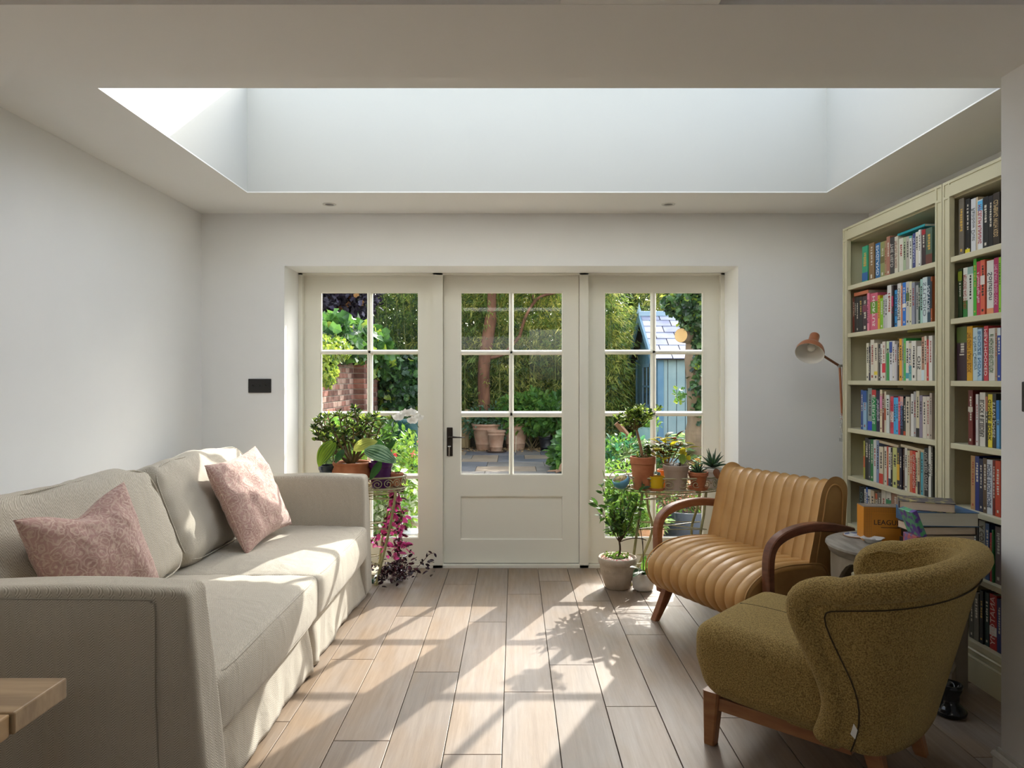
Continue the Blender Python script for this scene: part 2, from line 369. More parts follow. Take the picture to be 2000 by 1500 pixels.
def bars(o, rows, cols, ys, ye):
    zs = sorted(rows)
    def ovolo(a, b, horiz):
        w0 = (a[0] if not horiz else a[2]); return MB()
    for i in range(len(zs)-1):
        z0, z1 = zs[i][1], zs[i+1][0]; zc = (z0+z1)/2; h = (z1-z0)/2
        mb = MB(); x0, x1 = cols[0][0]-.001, cols[-1][1]+.001
        pr = [(ys+.004,-h*.45),(ys+.004,h*.45),(ys+.012,h*.6),(ys+.024,h),(ye-.012,h),(ye,h*.5),(ye,-h*.5),(ye-.012,-h),(ys+.024,-h),(ys+.012,-h*.6)]
        V = [(x0,y,zc+z) for y,z in pr]+[(x1,y,zc+z) for y,z in pr]; n=len(pr)
        F = [(k,(k+1)%n,(k+1)%n+n,k+n) for k in range(n)]
        mb.add(V,F).obj('glazing_bar', m_join, o)
    for i in range(len(cols)-1):
        x0, x1 = cols[i][1], cols[i+1][0]; xc=(x0+x1)/2; h=(x1-x0)/2
        pr = [(ys+.004,-h*.45),(ys+.004,h*.45),(ys+.012,h*.6),(ys+.024,h),(ye-.012,h),(ye,h*.5),(ye,-h*.5),(ye-.012,-h),(ys+.024,-h),(ys+.012,-h*.6)]
        z0, z1 = zs[0][0]-.001, zs[-1][1]+.001; n=len(pr)
        V = [(xc+x,y,z0) for y,x in pr]+[(xc+x,y,z1) for y,x in pr]
        MB().add(V,[(k,k+n,(k+1)%n+n,(k+1)%n) for k in range(n)]).obj('glazing_bar', m_join, o)
    for (z0,z1) in zs:
        for (x0,x1) in cols:
            O('pane', [(x0-.004,YG,z0-.004),(x1+.004,YG,z0-.004),(x1+.004,YG,z1+.004),(x0-.004,YG,z1+.004)], [(0,1,2,3)], m_glass, o)
    # moulded glazing bead round the glass
    X0,X1,Z0,Z1 = cols[0][0],cols[-1][1],zs[0][0],zs[-1][1]
    mb = MB(); w=.012
    for (a,b) in (((X0,Z0),(X1,Z0)),((X1,Z0),(X1,Z1)),((X1,Z1),(X0,Z1)),((X0,Z1),(X0,Z0))):
        mb.tube([(a[0],ys+.012,a[1]),(b[0],ys+.012,b[1])],.009,6)
    mb.obj('glazing_bead', m_join, o)
D2 = 4.937
RW = [(zz(683,D2),zz(570.5,D2)),(zz(803.5,D2),zz(692,D2)),(zz(926,D2),zz(813,D2)),(zz(1051,D2),zz(936,D2))]
for nm, xa, xb, cl in (('window_1', zx(590.5,D2)-.01, mulA[0]+.01, [(zx(626,D2),zx(716.5,D2)),(zx(727,D2),zx(818.5,D2))]),
                       ('window_2', mulB[1]-.01, zx(1408,D2)+.01, [(zx(1179.5,D2),zx(1271.5,D2)),(zx(1282,D2),zx(1373.5,D2))])):
    g, ys, ye, gx0, gx1, gz0, gz1 = glazed(nm, xa, xb, RW, cl, .02, zz(534,D2))
    g.box((gx0,ys,.02),(gx1,ye,gz0)); o = struct(g.obj(nm, m_join)); bars(o, RW, cl, ys, ye)
DR = [(zz(683.5,D2),zz(570.5,D2)),(zz(803.5,D2),zz(693,D2)),(zz(927.5,D2),zz(815,D2))]
DC = [(zx(899,D2),zx(994,D2)),(zx(1003.5,D2),zx(1099.5,D2))]
xa, xb = mulA[1]+.003, mulB[0]-.003; zb_, zt_ = .022, zz(536,D2)-.002
g, ys, ye, gx0, gx1, gz0, gz1 = glazed('door_1', xa, xb, DR, DC, zb_, zt_)
pz0, pz1 = zz(1054,D2), zz(968,D2); px0, px1 = gx0, gx1
g.box((gx0,ys,pz1),(gx1,ye,gz0)).box((gx0,ys,zb_),(gx1,ye,pz0)).box((gx0,ys,pz0),(px0,ye,pz1)).box((px1,ys,pz0),(gx1,ye,pz1))
door = struct(g.obj('door_1', m_join)); bars(door, DR, DC, ys, ye)
pm = MB().box((px0,ys+.014,pz0),(px1,ye-.01,pz1))
for a,b in (((px0,pz0),(px1,pz0)),((px1,pz0),(px1,pz1)),((px1,pz1),(px0,pz1)),((px0,pz1),(px0,pz0))): pm.tube([(a[0],ys+.008,a[1]),(b[0],ys+.008,b[1])],.008,6)
pm.obj('door_panel', m_join, door)
MB().box((xa,ys+.001,.0185),(xb,ys+.03,.0225)).obj('threshold_shade_strip', m_dark, door)  # black strip set in the gap under the door, standing in for shade
# door handle: backplate, lever, lock and key
hx0, hx1, hz0, hz1 = zx(873,D2), zx(884.5,D2), zz(890.5,D2), zz(834.5,D2)
bp_ = MB().bbox((hx0,ys-.006,hz0),(hx1,ys,hz1),.003).obj('handle_plate', m_brz, door)
hc = ((hx0+hx1)/2, zz(853.5,D2))
MB().tube([(hc[0],ys,hc[1]),(hc[0],ys-.03,hc[1])],.008).tube([(hc[0]-.006,ys-.03,hc[1]),(hc[0]+.03,ys-.036,hc[1]+.002),(hc[0]+.06,ys-.038,hc[1]+.001),(zx(909,D2),ys-.036,hc[1])],[.0075,.0065,.005,.0035]).obj('door_lever', m_brz, door)
kz = zz(871,D2)
MB().tube([(hc[0],ys-.004,kz),(hc[0],ys-.028,kz)],.003).add(*tube([(hc[0]-.01,ys-.03,kz),(hc[0]+.01,ys-.03,kz+.001)],.004)).tube([(hc[0],ys-.03,kz),(hc[0]-.001,ys-.03,kz-.03),(hc[0]-.002,ys-.029,kz-.07)],[.004,.0035,.003]).obj('door_key', m_steel, door)

# ---------------------------------------------------------------- wall fittings
def plate(name, label, pts, nax):
    pass
sp = P(485,740,4.575); sq = P(529.5,767,4.575)
r_ = thing('light_switch', 'flat black switch plate with three toggles on the back wall left of the glazed doors', 'switch', (sp[0],4.58,sq[2]))
MB().bbox((sp[0],4.572,sq[2]),(sq[0],4.58,sp[2]),.002).obj('switch_plate', m_black, r_)
for i in range(3):
    x = sp[0]+(sq[0]-sp[0])*(.22+.28*i); z = (sp[2]+sq[2])/2
    MB().add(*lathe([(.006,0),(.006,.003)], 12, (x,4.569,z), (0,1,0), cap1=True)).tube([(x,4.57,z),(x,4.558,z+.006)],[.0028,.0035],8).obj('toggle', m_black, r_)
r_ = thing('wall_switch', 'dark switch plate at the right edge on the side of the nearest pier', 'switch', (PX,2.05,1.18))
MB().bbox((PX-.008,1.985,1.185),(PX,2.142,1.275),.003).obj('switch_plate', m_black, r_)
MB().tube([(PX-.006,2.06,1.23),(PX-.016,2.06,1.235)],.003).obj('toggle', m_black, r_)
for px, side in ((643.5,'left'),(1305.5,'right')):
    q = np.array([zx(px, 1400/((VY-399)/(ZC-EYE))), 1400/((VY-399)/(ZC-EYE)), ZC])
    r_ = thing('downlight', f'small round recessed ceiling downlight, the {side} of the two, unlit', 'ceiling light', tuple(q))
    MB().add(*lathe([(.026,.02),(.028,-.003),(.040,-.004),(.042,0)], 28, tuple(q), cap0=False)).obj('bezel', mat('bezel_white', (.7,.7,.66), .4), r_, smooth=True)
    MB().add(*lathe([(.0,-.001),(.018,-.001),(.027,.0)], 20, tuple(q), cap0=False)).obj('lamp', mat('lamp_dark', (.1,.09,.08), .3), r_, smooth=True)
# ---------------------------------------------------------------- fabrics
def weave_mat(name, c, c2, axis=0):
    m = bpy.data.materials.new(name); m.use_nodes = True; t = m.node_tree; b = t.nodes['Principled BSDF']
    b.inputs['Roughness'].default_value = .9; b.inputs['Sheen Weight'].default_value = .15
    tc = nd(t,'ShaderNodeTexCoord'); sp = nd(t,'ShaderNodeSeparateXYZ'); t.links.new(tc.outputs['Object'], sp.inputs[0])
    def M(op, a, b_=None):
        n = nd(t,'ShaderNodeMath'); n.operation = op
        for i, x in enumerate((a, b_)):
            if x is None: continue
            if isinstance(x, (int, float)): n.inputs[i].default_value = x
            else: t.links.new(x, n.inputs[i])
        return n.outputs[0]
    ge = nd(t,'ShaderNodeNewGeometry')
    h = M('ADD', sp.outputs[0], sp.outputs[1])                      # across the columns
    z = M('ADD', sp.outputs[2], M('MULTIPLY', M('SUBTRACT', sp.outputs[0], sp.outputs[1]), .5))
    pp = M('PINGPONG', h, .014)
    st = M('SINE', M('MULTIPLY', M('ADD', z, M('MULTIPLY', pp, 1.3)), 2*math.pi/.0065))
    st = M('ADD', M('MULTIPLY', st, .5), .5)
    n = nd(t,'ShaderNodeTexNoise'); n.inputs['Scale'].default_value = 300; t.links.new(tc.outputs['Object'], n.inputs['Vector'])
    f = M('ADD', M('MULTIPLY', st, .7), M('MULTIPLY', n.outputs['Fac'], .4))
    cr = nd(t,'ShaderNodeValToRGB'); cr.color_ramp.elements[0].color = lin(c); cr.color_ramp.elements[1].color = lin(c2)
    cr.color_ramp.elements[0].position=.1; cr.color_ramp.elements[1].position=.95
    t.links.new(f, cr.inputs[0]); t.links.new(cr.outputs[0], b.inputs['Base Color'])
    n2 = nd(t,'ShaderNodeTexNoise'); n2.inputs['Scale'].default_value = 9; n2.inputs['Detail'].default_value = 5; n2.inputs['Distortion'].default_value=.6
    mp = nd(t,'ShaderNodeMapping'); mp.inputs['Scale'].default_value=(1,.8,.6); t.links.new(tc.outputs['Object'], mp.inputs[0]); t.links.new(mp.outputs[0], n2.inputs['Vector'])
    b1 = nd(t,'ShaderNodeBump'); b1.inputs['Strength'].default_value=.45; b1.inputs['Distance'].default_value=.02; t.links.new(n2.outputs['Fac'], b1.inputs['Height'])
    b2 = nd(t,'ShaderNodeBump'); b2.inputs['Strength'].default_value=.3; b2.inputs['Distance'].default_value=.0012; t.links.new(f, b2.inputs['Height']); t.links.new(b1.outputs[0], b2.inputs['Normal'])
    t.links.new(b2.outputs[0], b.inputs['Normal'])
    return m
m_linen = weave_mat('herringbone_linen', (.27,.235,.18), (.62,.57,.475))
def floral_mat():
    m = mat('floral_cotton', (.40,.235,.205), .9, (.50,.31,.27), 14, sheen=.2); t = m.node_tree; b = t.nodes['Principled BSDF']
    old = [n for n in t.nodes if n.bl_idname=='ShaderNodeValToRGB'][0]; tc = [n for n in t.nodes if n.bl_idname=='ShaderNodeTexCoord'][0]
    mp = nd(t,'ShaderNodeMapping'); mp.inputs['Scale'].default_value=(1,1,1); t.links.new(tc.outputs['Object'], mp.inputs[0])
    nz = nd(t,'ShaderNodeTexNoise'); nz.inputs['Scale'].default_value=22; t.links.new(mp.outputs[0], nz.inputs['Vector'])
    mxv = nd(t,'ShaderNodeMix'); mxv.data_type='VECTOR'; mxv.inputs[0].default_value=.035; t.links.new(mp.outputs[0], mxv.inputs[4]); t.links.new(nz.outputs['Color'], mxv.inputs[5])
    outs=[]
    for sc, fr_ in ((20,95),(34,150)):
        v = nd(t,'ShaderNodeTexVoronoi'); v.inputs['Scale'].default_value=sc; t.links.new(mxv.outputs[1], v.inputs['Vector'])
        a = nd(t,'ShaderNodeMath'); a.operation='MULTIPLY'; a.inputs[1].default_value=24 if sc==20 else 20; t.links.new(v.outputs['Distance'], a.inputs[0])
        s_ = nd(t,'ShaderNodeMath'); s_.operation='SINE'; t.links.new(a.outputs[0], s_.inputs[0])
        g = nd(t,'ShaderNodeMath'); g.operation='GREATER_THAN'; g.inputs[1].default_value=.55; t.links.new(s_.outputs[0], g.inputs[0]); outs.append(g.outputs[0])
    mm = nd(t,'ShaderNodeMath'); mm.operation='MULTIPLY'; t.links.new(outs[0], mm.inputs[0]); mm.inputs[1].default_value=.6
    m2 = nd(t,'ShaderNodeMath'); m2.operation='MULTIPLY_ADD'; t.links.new(outs[1], m2.inputs[0]); m2.inputs[1].default_value=.5; t.links.new(mm.outputs[0], m2.inputs[2])
    mx = nd(t,'ShaderNodeMix'); mx.data_type='RGBA'; t.links.new(m2.outputs[0], mx.inputs[0]); t.links.new(old.outputs[0], mx.inputs[6]); mx.inputs[7].default_value=(.62,.46,.38,1)
    t.links.new(mx.outputs[2], b.inputs['Base Color'])
    n2 = nd(t,'ShaderNodeTexNoise'); n2.inputs['Scale'].default_value=14; n2.inputs['Distortion'].default_value=1; t.links.new(tc.outputs['Object'], n2.inputs['Vector'])
    b1 = nd(t,'ShaderNodeBump'); b1.inputs['Strength'].default_value=.5; b1.inputs['Distance'].default_value=.012; t.links.new(n2.outputs['Fac'], b1.inputs['Height']); t.links.new(b1.outputs[0], b.inputs['Normal'])
    return m
m_floral = floral_mat()
# ---------------------------------------------------------------- sofa
sofa = thing('sofa', 'long light grey-beige herringbone linen two-seat sofa along the left wall', 'sofa', (-1.43, 3.12, 0))
m_seam = mat('linen_seam', (.34,.31,.25), .9)
def wr(V, Nn, a, s, seed):   # wrinkles along the normal
    d = np.array([mnoise.fractal(Vector((p[0]*s*.7+seed, p[1]*s, p[2]*s*.7)), .7, 2.1, 3) for p in V])
    return V + Nn*(d*a)[:, None]
def arm_f(y0, y1, lean, seed):
    c = (-1.42, (y0+y1)/2, .365); h = (.54, (y1-y0)/2, .355)
    def f(V, Nn):
        V = V.copy(); zrel = (V[:,2]+h[2])/(2*h[2])
        fx = (V[:,0]+h[0])/(2*h[0])
        V[:,0] += np.where(fx > .5, (1-zrel)*lean*fx, 0)
        V[:,1] += np.sign(V[:,1])*.012*(1-zrel)**2 + np.sign(V[:,1])*.008*np.sin(np.pi*np.clip(zrel,0,1))
        V[:,2] += np.where(zrel > .9, -.004*np.sin(V[:,0]*9+seed), 0)
        return wr(V, Nn, .0035, 5, seed)
    return rbox(c, h, .028, 16, 4, f)
for nm, y0, y1, lean, seed in (('armrest', 1.925, 2.055, .075, 3), ('armrest', 4.18, 4.335, .02, 9)):
    o = O(nm, *arm_f(y0, y1, lean, seed), m_linen, sofa, smooth=True)
    xs = -.925 if lean > .05 else -.915
    zt = .705
    yy = y0-.002
    pts = [(-1.93,yy-.0,zt-.012),(-1.5,yy-.001,zt-.012),(-1.02,yy-.002,zt-.014),(-.975,yy-.003,zt-.022),(-.962,yy-.005,zt-.05),(-.958,yy-.011,.45),(-.950,yy-.011,.25),(-.935,yy-.016,.02)]
    if lean > .05: MB().tube(catm(pts,5), .0022, 5).obj('piping', m_seam, sofa, smooth=True)
O('back_frame', *rbox((-1.915,3.125,.37),(.06,1.19,.35),.04,10,3,lambda V,Nn: wr(V,Nn,.004,4,1)), m_linen, sofa, smooth=True)
O('base', *rbox((-1.42,3.12,.17),(.50,1.10,.12),.02,6,2), m_linen, sofa, smooth=True)
# skirt with a centre pleat and soft waves
def skirt():
    V=[];F=[];ys=np.linspace(2.0,4.24,200);nz=14
    for i,y in enumerate(ys):
        for j in range(nz):
            z=.285*(1-j/(nz-1)); dn=(j/(nz-1))
            w=.0045*dn*math.sin(y*17+1.2*math.sin(y*5))+.002*dn*math.sin(y*47)
            pl=-.045*dn**.6*math.exp(-((y-3.155)/.022)**2) + .015*dn*math.exp(-((y-3.10)/.05)**2)+.012*dn*math.exp(-((y-3.23)/.05)**2)
            fl_=.016*dn + .02*dn*math.exp(-((y-4.24)/.10)**2)
            V.append((-.905+w+pl+fl_ + .004*math.sin(y*11+j*.5), y, max(z+.012+.008*math.sin(y*9)*dn,.008)))
    for i in range(len(ys)-1):
        for j in range(nz-1): a=i*nz+j; F.append((a,a+1,a+nz+1,a+nz))
    return V,F
sk_ = O('skirt', *skirt(), m_linen, sofa, smooth=True)
md = sk_.modifiers.new('thick','SOLIDIFY'); md.thickness=.004
def seat_f(seed, far):
    h = (.375,.545,.1)
    def f(V, Nn):
        V=V.copy(); u=V[:,0]/h[0]; v=V[:,1]/h[1]
        top = V[:,2] > 0
        puff = (1-np.abs(u)**3)*(1-np.abs(v)**4)
        V[:,2] += np.where(top, .026*puff-.004*np.abs(v)**3, -.006*puff)
        V[:,0] += np.where(u>.5, .016*(1-(V[:,2]/h[2])**2)*(1-np.abs(v)**5) , 0)
        V = wr(V, Nn, .004, 4.5, seed)
        cre = .0022*np.sin(V[:,0]*60+5*np.sin(V[:,1]*7+seed))*np.exp(-((np.abs(V[:,1])-h[1]*.75)/.15)**2)
        V[:,2] += np.where(top, cre, 0)
        return V
    return h, f
for i,(yc,seed) in enumerate(((2.60,2.3),(3.655,7.7))):
    h,f = seat_f(seed,i); 
    o = O('seat_cushion', *rbox((-1.235,yc,.33),h,.030,22,5,f), m_linen, sofa, smooth=True)
    for zz_ in (.088,-.085):
        ring = []
        for a in np.linspace(0,2*math.pi,80,endpoint=False):
            ca,sa=math.cos(a),math.sin(a); k=(abs(ca)**12+abs(sa)**12)**(-1/12)
            u,v=ca*k,sa*k
            x=u*(h[0]-.004); ring.append((-1.235+x, yc+v*(h[1]-.004), .33+zz_+(.026*(1-abs(v)**4)*(1-abs(u)**3)-.004*abs(v)**3 if zz_>0 else 0)))
        O('piping', *tube(ring,.0058,6,closed=True), m_linen, o, smooth=True)
def back_cush(yc, hl, seed, lift):
    h=(.115,hl,.245)
    def f(V,Nn):
        V=V.copy(); v=V[:,1]/h[1]; w=V[:,2]/h[2]
        V[:,0]+=np.sign(V[:,0])*.035*(1-np.abs(v)**3)*(1-np.abs(w)**3)
        V[:,2]+=np.where(w>.3, .03*(1-v**2)*lift - .02*np.abs(v)**8, 0)
        V = wr(V,Nn,.016,5,seed)
        cre=.0035*np.sin(V[:,2]*70+6*np.sin(V[:,1]*6+seed))*np.exp(-((np.abs(V[:,1])-h[1]*.8)/.14)**2)
        V[:,0]+=cre
        return V
    V,F=rbox((0,0,0),h,.062,20,5,f)
    V=rot(V,(0,0,0),'Y',-R(21)); return V+np.array((-1.625,yc,.655)),F
for yc,hl,seed,lift in ((2.60,.555,1.1,.15),(3.68,.52,5.3,.1)):
    o=O('back_cushion',*back_cush(yc,hl,seed,lift),m_linen,sofa,smooth=True)
    # top-edge piping
    ring=[]
    for a in np.linspace(0,2*math.pi,70,endpoint=False):
        ca,sa=math.cos(a),math.sin(a); k=(abs(ca)**8+abs(sa)**8)**(-1/8)
        y,w=ca*k*(hl-.008),sa*k*.237
        if w>.1: w+=.03*(1-(y/hl)**2)*lift-.018*abs(y/hl)**8
        p=rot(np.array([(.102,y,w-.012)]),(0,0,0),'Y',-R(21))[0]; ring.append(tuple(p+np.array((-1.625,yc,.655))))
    O('piping',*tube(ring,.0035,5,closed=True),m_linen,o,smooth=True)
# ---------------------------------------------------------------- scatter cushions
def pillow(c,u,v,th,seed,sag=0):
    c,u,v=map(np.array,(c,u,v)); n=np.cross(u,v); n/=np.linalg.norm(n); N=36; V=[];F=[]
    T=np.sin(np.linspace(-1,1,N)*math.pi/2)
    for sgn in (1,-1):
        for a in T:
            for b in T:
                e=((1-a*a)*(1-b*b)); k=e**.42*th
                pa=a*(1-.10*(1-b*b)*abs(a)); pb=b*(1-.10*(1-a*a)*abs(b))
                w=mnoise.fractal(Vector((a*1.6+seed,b*1.6,sgn)),.8,2,3)*.03*min(1,e*3) - sag*math.exp(-((pb-.75)/.28)**2-((pa+.05)/.45)**2)*.0
                p=c+u*pa+v*(pb - sag*max(0,pb)**2*math.exp(-(pa/.42)**2))+n*(sgn*(k+w*.6 if e>0 else 0))
                V.append(p)
    for s_ in range(2):
        for i in range(N-1):
            for j in range(N-1):
                a=s_*N*N+i*N+j; q=(a,a+1,a+N+1,a+N); F.append(q if s_ else q[::-1])
    edge=[]
    for a in T: edge.append(c+u*a*(1-.0)+v*-1*(1-.10*(1-a*a)))
    return V,F
def pillow_thing(label, BL,BR,TL,TR,th,seed,sag):
    BL,BR,TL,TR=map(np.array,(BL,BR,TL,TR)); c=(BL+BR+TL+TR)/4; u=((BR+TR)-(BL+TL))/4*1.05; v=((TL+TR)-(BL+BR))/4*1.05
    V,F=pillow(c,u,v,th,seed,sag); V=np.array(V); 
    o=thing('cushion',label,'cushion',(c[0],c[1],V[:,2].min()),group='pink patterned cushions on the sofa')
    O('cover',V,F,m_floral,o,smooth=True)
    ring=[]
    for k in range(4):
        for t in np.linspace(-1,1,12,endpoint=False):
            a,b=((t,-1),(1,t),(-t,1),(-1,-t))[k]
            pa=a*(1-.10*(1-b*b)*abs(a)); pb=b*(1-.10*(1-a*a)*abs(b))
            ring.append(tuple(c+u*pa+v*(pb-sag*max(0,pb)**2*math.exp(-(pa/.42)**2))))
    O('seam',*tube(ring,.003,5,closed=True),m_floral,o,smooth=True)
    return o
pillow_thing('dusty pink floral cushion standing half in sun against the far back cushion',(-1.28,3.43,.455),(-1.23,3.92,.50),(-1.48,3.45,.86),(-1.43,3.95,.90),.085,2.2,.0)
pillow_thing('dusty pink floral cushion with a sagging top edge, behind the near sofa arm',(-1.42,2.17,.46),(-1.30,2.737,.50),(-1.455,2.205,.852),(-1.42,2.486,.905),.09,8.1,.26)
# ---------------------------------------------------------------- wooden table corner
m_oak = mat('oak', (.23,.145,.07), .45, (.35,.235,.125), 3, bump=.1, bscale=12, stretch=(1.2,14,6))
m_oak2 = mat('oak_length', (.32,.19,.08), .45, (.42,.27,.13), 3, bump=.1, bscale=12, stretch=(14,1.2,6))
tb = thing('dining_table','corner of an oak table top with a breadboard end, bottom left foreground','table',(-1.5,.7,0))
MB().bbox((-1.9,1.142,.714),(-.797,1.277,.75),.003).obj('breadboard_end', m_oak, tb)
for i in range(5): MB().bbox((-.802-.22*(i+1)+.0012,.0,.712),(-.802-.22*i,1.140,.749),.003).obj('plank', m_oak2, tb)
for x in (-.93,-1.8):
    for y in (.1,1.0): MB().bbox((x-.035,y-.035,0),(x+.035,y+.035,.712),.004).obj('leg', m_oak2, tb)
# ---------------------------------------------------------------- leather armchair
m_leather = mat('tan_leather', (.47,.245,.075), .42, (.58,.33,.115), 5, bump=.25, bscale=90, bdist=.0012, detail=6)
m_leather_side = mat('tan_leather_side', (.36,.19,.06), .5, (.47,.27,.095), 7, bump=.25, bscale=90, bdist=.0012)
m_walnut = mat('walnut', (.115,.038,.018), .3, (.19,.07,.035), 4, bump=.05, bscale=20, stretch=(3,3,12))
m_walnut_lit = mat('walnut_lit', (.23,.085,.035), .32, (.30,.12,.055), 4, stretch=(3,3,12))  # paler copy of walnut, sunlight on the left arm and leg put into colour
# local frame: x across (0 left arm .. W right arm as seen), y backwards, z up
Lf = np.array([.775,3.87]); e1 = np.array([.455,-.890])
ach = thing('armchair','low tan channel-tufted leather armchair with curved dark wooden arms','armchair',(Lf[0],Lf[1],0),rz=math.atan2(e1[1],e1[0]),world=False)
W = .775
def fluted(prof, x0, x1, nfl, amp, per=10):
    """closed-ish profile [(y,z,flute weight)] swept across x with channels"""
    prof=[np.array(p) for p in prof]; n=len(prof); V=[];F=[]
    nrm=[]
    for i in range(n):
        t=prof[(i+1)%n][:2]-prof[i-1][:2]; t/=np.linalg.norm(t)+1e-9; nrm.append(np.array([t[1],-t[0]]))
    K=nfl*per+1
    for k in range(K):
        w=k/(K-1); x=x0+(x1-x0)*w; f=abs(math.sin(math.pi*nfl*w))**.42
        ew=min(w,1-w)*(x1-x0); edge=-.018*max(0,1-ew/.03)**2
        for i,p in enumerate(prof):
            q=p[:2]+nrm[i]*p[2]*(amp*(f-1)+edge); V.append((x,q[0],q[1]))
    for k in range(K-1):
        for i in range(n): F.append((k*n+i,(k+1)*n+i,(k+1)*n+(i+1)%n,k*n+(i+1)%n))
    F.append(tuple(range(n))); F.append(tuple(range((K-1)*n,K*n))[::-1])
    return V,F
def prof(pts,n=7,wf=None):
    c=catm([(p[0],p[1],p[2]) for p in pts],n,closed=True); return c
# seat profile (y back, z): front bulge
sp_=[(.40,.405,1),(.25,.430,1),(.10,.432,1),(-.02,.405,1),(-.10,.345,1),(-.115,.27,1),(-.075,.205,1),(.0,.165,1),(.15,.16,.3),(.40,.19,.1),(.44,.30,0)]
V,F=fluted(prof(sp_),.035,W-.035,11,.011)
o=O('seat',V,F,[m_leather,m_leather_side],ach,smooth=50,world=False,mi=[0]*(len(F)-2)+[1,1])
n_=len(prof(sp_)); 
for x in (.035,W-.035):
    O('piping',*tube([(x,.18+(p[0]-.18)*.975,.30+(p[1]-.30)*.955) for p in prof(sp_)],.004,5,closed=True),m_leather,ach,smooth=True,world=False)
bp2=[(.335,.40,1),(.365,.52,1),(.395,.64,1),(.42,.735,1),(.455,.78,1),(.50,.785,1),(.54,.755,1),(.55,.68,.6),(.54,.50,.4),(.52,.25,.2),(.46,.19,.2),(.38,.22,0),(.34,.32,.4)]
bp3=[(a,b,c) for a,b,c in bp2]
V,F=fluted(prof(bp3),.045,W-.045,11,.011)
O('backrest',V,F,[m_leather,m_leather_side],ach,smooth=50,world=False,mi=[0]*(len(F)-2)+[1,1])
for x in (.044,W-.044):
    O('piping',*tube([(x,.45+(p[0]-.45)*.86,.5+(p[1]-.5)*.965) for p in prof(bp3)],.004,5,closed=True),m_leather,ach,smooth=True,world=False)
def arm_path():
    pts=[(.02,.14),(.003,.28),(-.004,.42),(.002,.50),(.03,.548),(.09,.580),(.18,.598),(.28,.602),(.38,.592),(.47,.574),(.535,.556)]
    return catm([(0,a,b) for a,b in pts],5)
for i,x in enumerate((.0,W)):
    pts=arm_path(); nr=[]
    for k in range(len(pts)):
        t=pts[min(k+1,len(pts)-1)]-pts[max(k-1,0)]; t/=np.linalg.norm(t); nr.append((0,t[2],-t[1]))
    hh=[.0165+.004*math.sin(min(1,k/len(pts)*2)*math.pi/2) for k in range(len(pts))]
    V,F=sweep([(x,p[1],p[2]) for p in pts],nr,(.0225,0,0),hh)
    O('arm',V,F,m_walnut_lit if i==0 else m_walnut,ach,smooth=40,world=False,label='walnut arm with sunlight put into its reddish colour' if i==0 else 'dark walnut arm')
    # rear upright
    V,F=sweep([(x,.50,.572),(x,.50,.36),(x,.53,.10),(x,.55,.0)],[(0,1,0)]*4,(.019,0,0),[.022,.021,.02,.016])
    O('leg',V,F,m_walnut,ach,smooth=40,world=False)
    V,F=sweep([(x+(.06 if i==0 else -.06),.03,.19),(x+(.045 if i==0 else -.045),.0,.10),(x+(.03 if i==0 else -.03),-.045,.0)],[(0,1,0)]*3,(.022,0,0),[.030,.026,.016])
    O('leg',V,F,m_walnut_lit if i==0 else m_walnut,ach,smooth=40,world=False)
MB().box((.03,.02,.17),(W-.03,.06,.20)).box((.03,.44,.17),(W-.03,.48,.20)).obj('frame_rail',m_walnut,ach,world=False)

# ---------------------------------------------------------------- olive boucle armchair
def boucle():
    m=mat('olive_boucle',(.17,.102,.022),.95,(.42,.28,.085),230,sheen=.35,detail=6,lo=.36,hi=.62); t=m.node_tree; b=t.nodes['Principled BSDF']
    tc=[n for n in t.nodes if n.bl_idname=='ShaderNodeTexCoord'][0]
    b.inputs['Sheen Roughness'].default_value=.4; b.inputs['Sheen Tint'].default_value=(.8,.65,.3,1)
    v=nd(t,'ShaderNodeTexVoronoi'); v.inputs['Scale'].default_value=260; v.inputs['Randomness'].default_value=1; t.links.new(tc.outputs['Object'],v.inputs['Vector'])
    b1=nd(t,'ShaderNodeBump'); b1.inputs['Strength'].default_value=.8; b1.inputs['Distance'].default_value=.004; b1.invert=True; t.links.new(v.outputs['Distance'],b1.inputs['Height']); t.links.new(b1.outputs[0],b.inputs['Normal'])
    return m
m_bcl=boucle()
m_seamd=mat('olive_seam',(.05,.032,.01),.95)
m_teak=mat('teak_leg',(.24,.095,.035),.35,(.32,.14,.055),3,bump=.08,bscale=14,stretch=(3,3,14))
ew=np.array([.68,.733]); ed=np.array([.733,-.68]); A0=np.array([.605,2.50]); Og=A0+.3*ew
gch=thing('armchair','olive green boucle lounge chair with wrap-around back and tapered wooden legs, right foreground','armchair',(Og[0],Og[1],0),rz=math.atan2(ew[1],ew[0]),world=False)
# local: x across (-near, +far), y: forwards is +? rotate +90deg of ew = (-.733,.68) = forwards, so back = -y
def gB(y): return -y      # distance back from the seat front -> local y
def seatf(V,Nn):
    V=V.copy(); h=(.287,.265,.125); u=V[:,0]/h[0]; v=V[:,1]/h[1]; w=V[:,2]/h[2]
    V[:,2]+=np.where(w>0,.020*(1-u**2)*(1-np.abs(v)**3),0)
    V[:,1]+=np.where(v>.5,-.045*(w<0)*(-w)*1.0,0)         # front undercut
    V[:,2]+=np.where(w<0,-.0*v,0)
    V[:,2]+= .012*v                                       # front slightly higher
    V[:,0]*=1-.05*np.clip(-v,0,1)
    return V
V,F=rbox((0,-.265,.30),(.287,.265,.125),.062,10,5,seatf)
O('seat',V,F,m_bcl,gch,smooth=True,world=False)
MB().tube([(x,0-.0,0) for x in (0,)] + [(.001,0,0)],.0001,3) if False else None
sm=[( .0, y, .4375-.012+.012*((y+.265)/.265)+.020*(1-abs((y+.265)/.265)**3)) for y in np.linspace(-.05,-.50,20)]
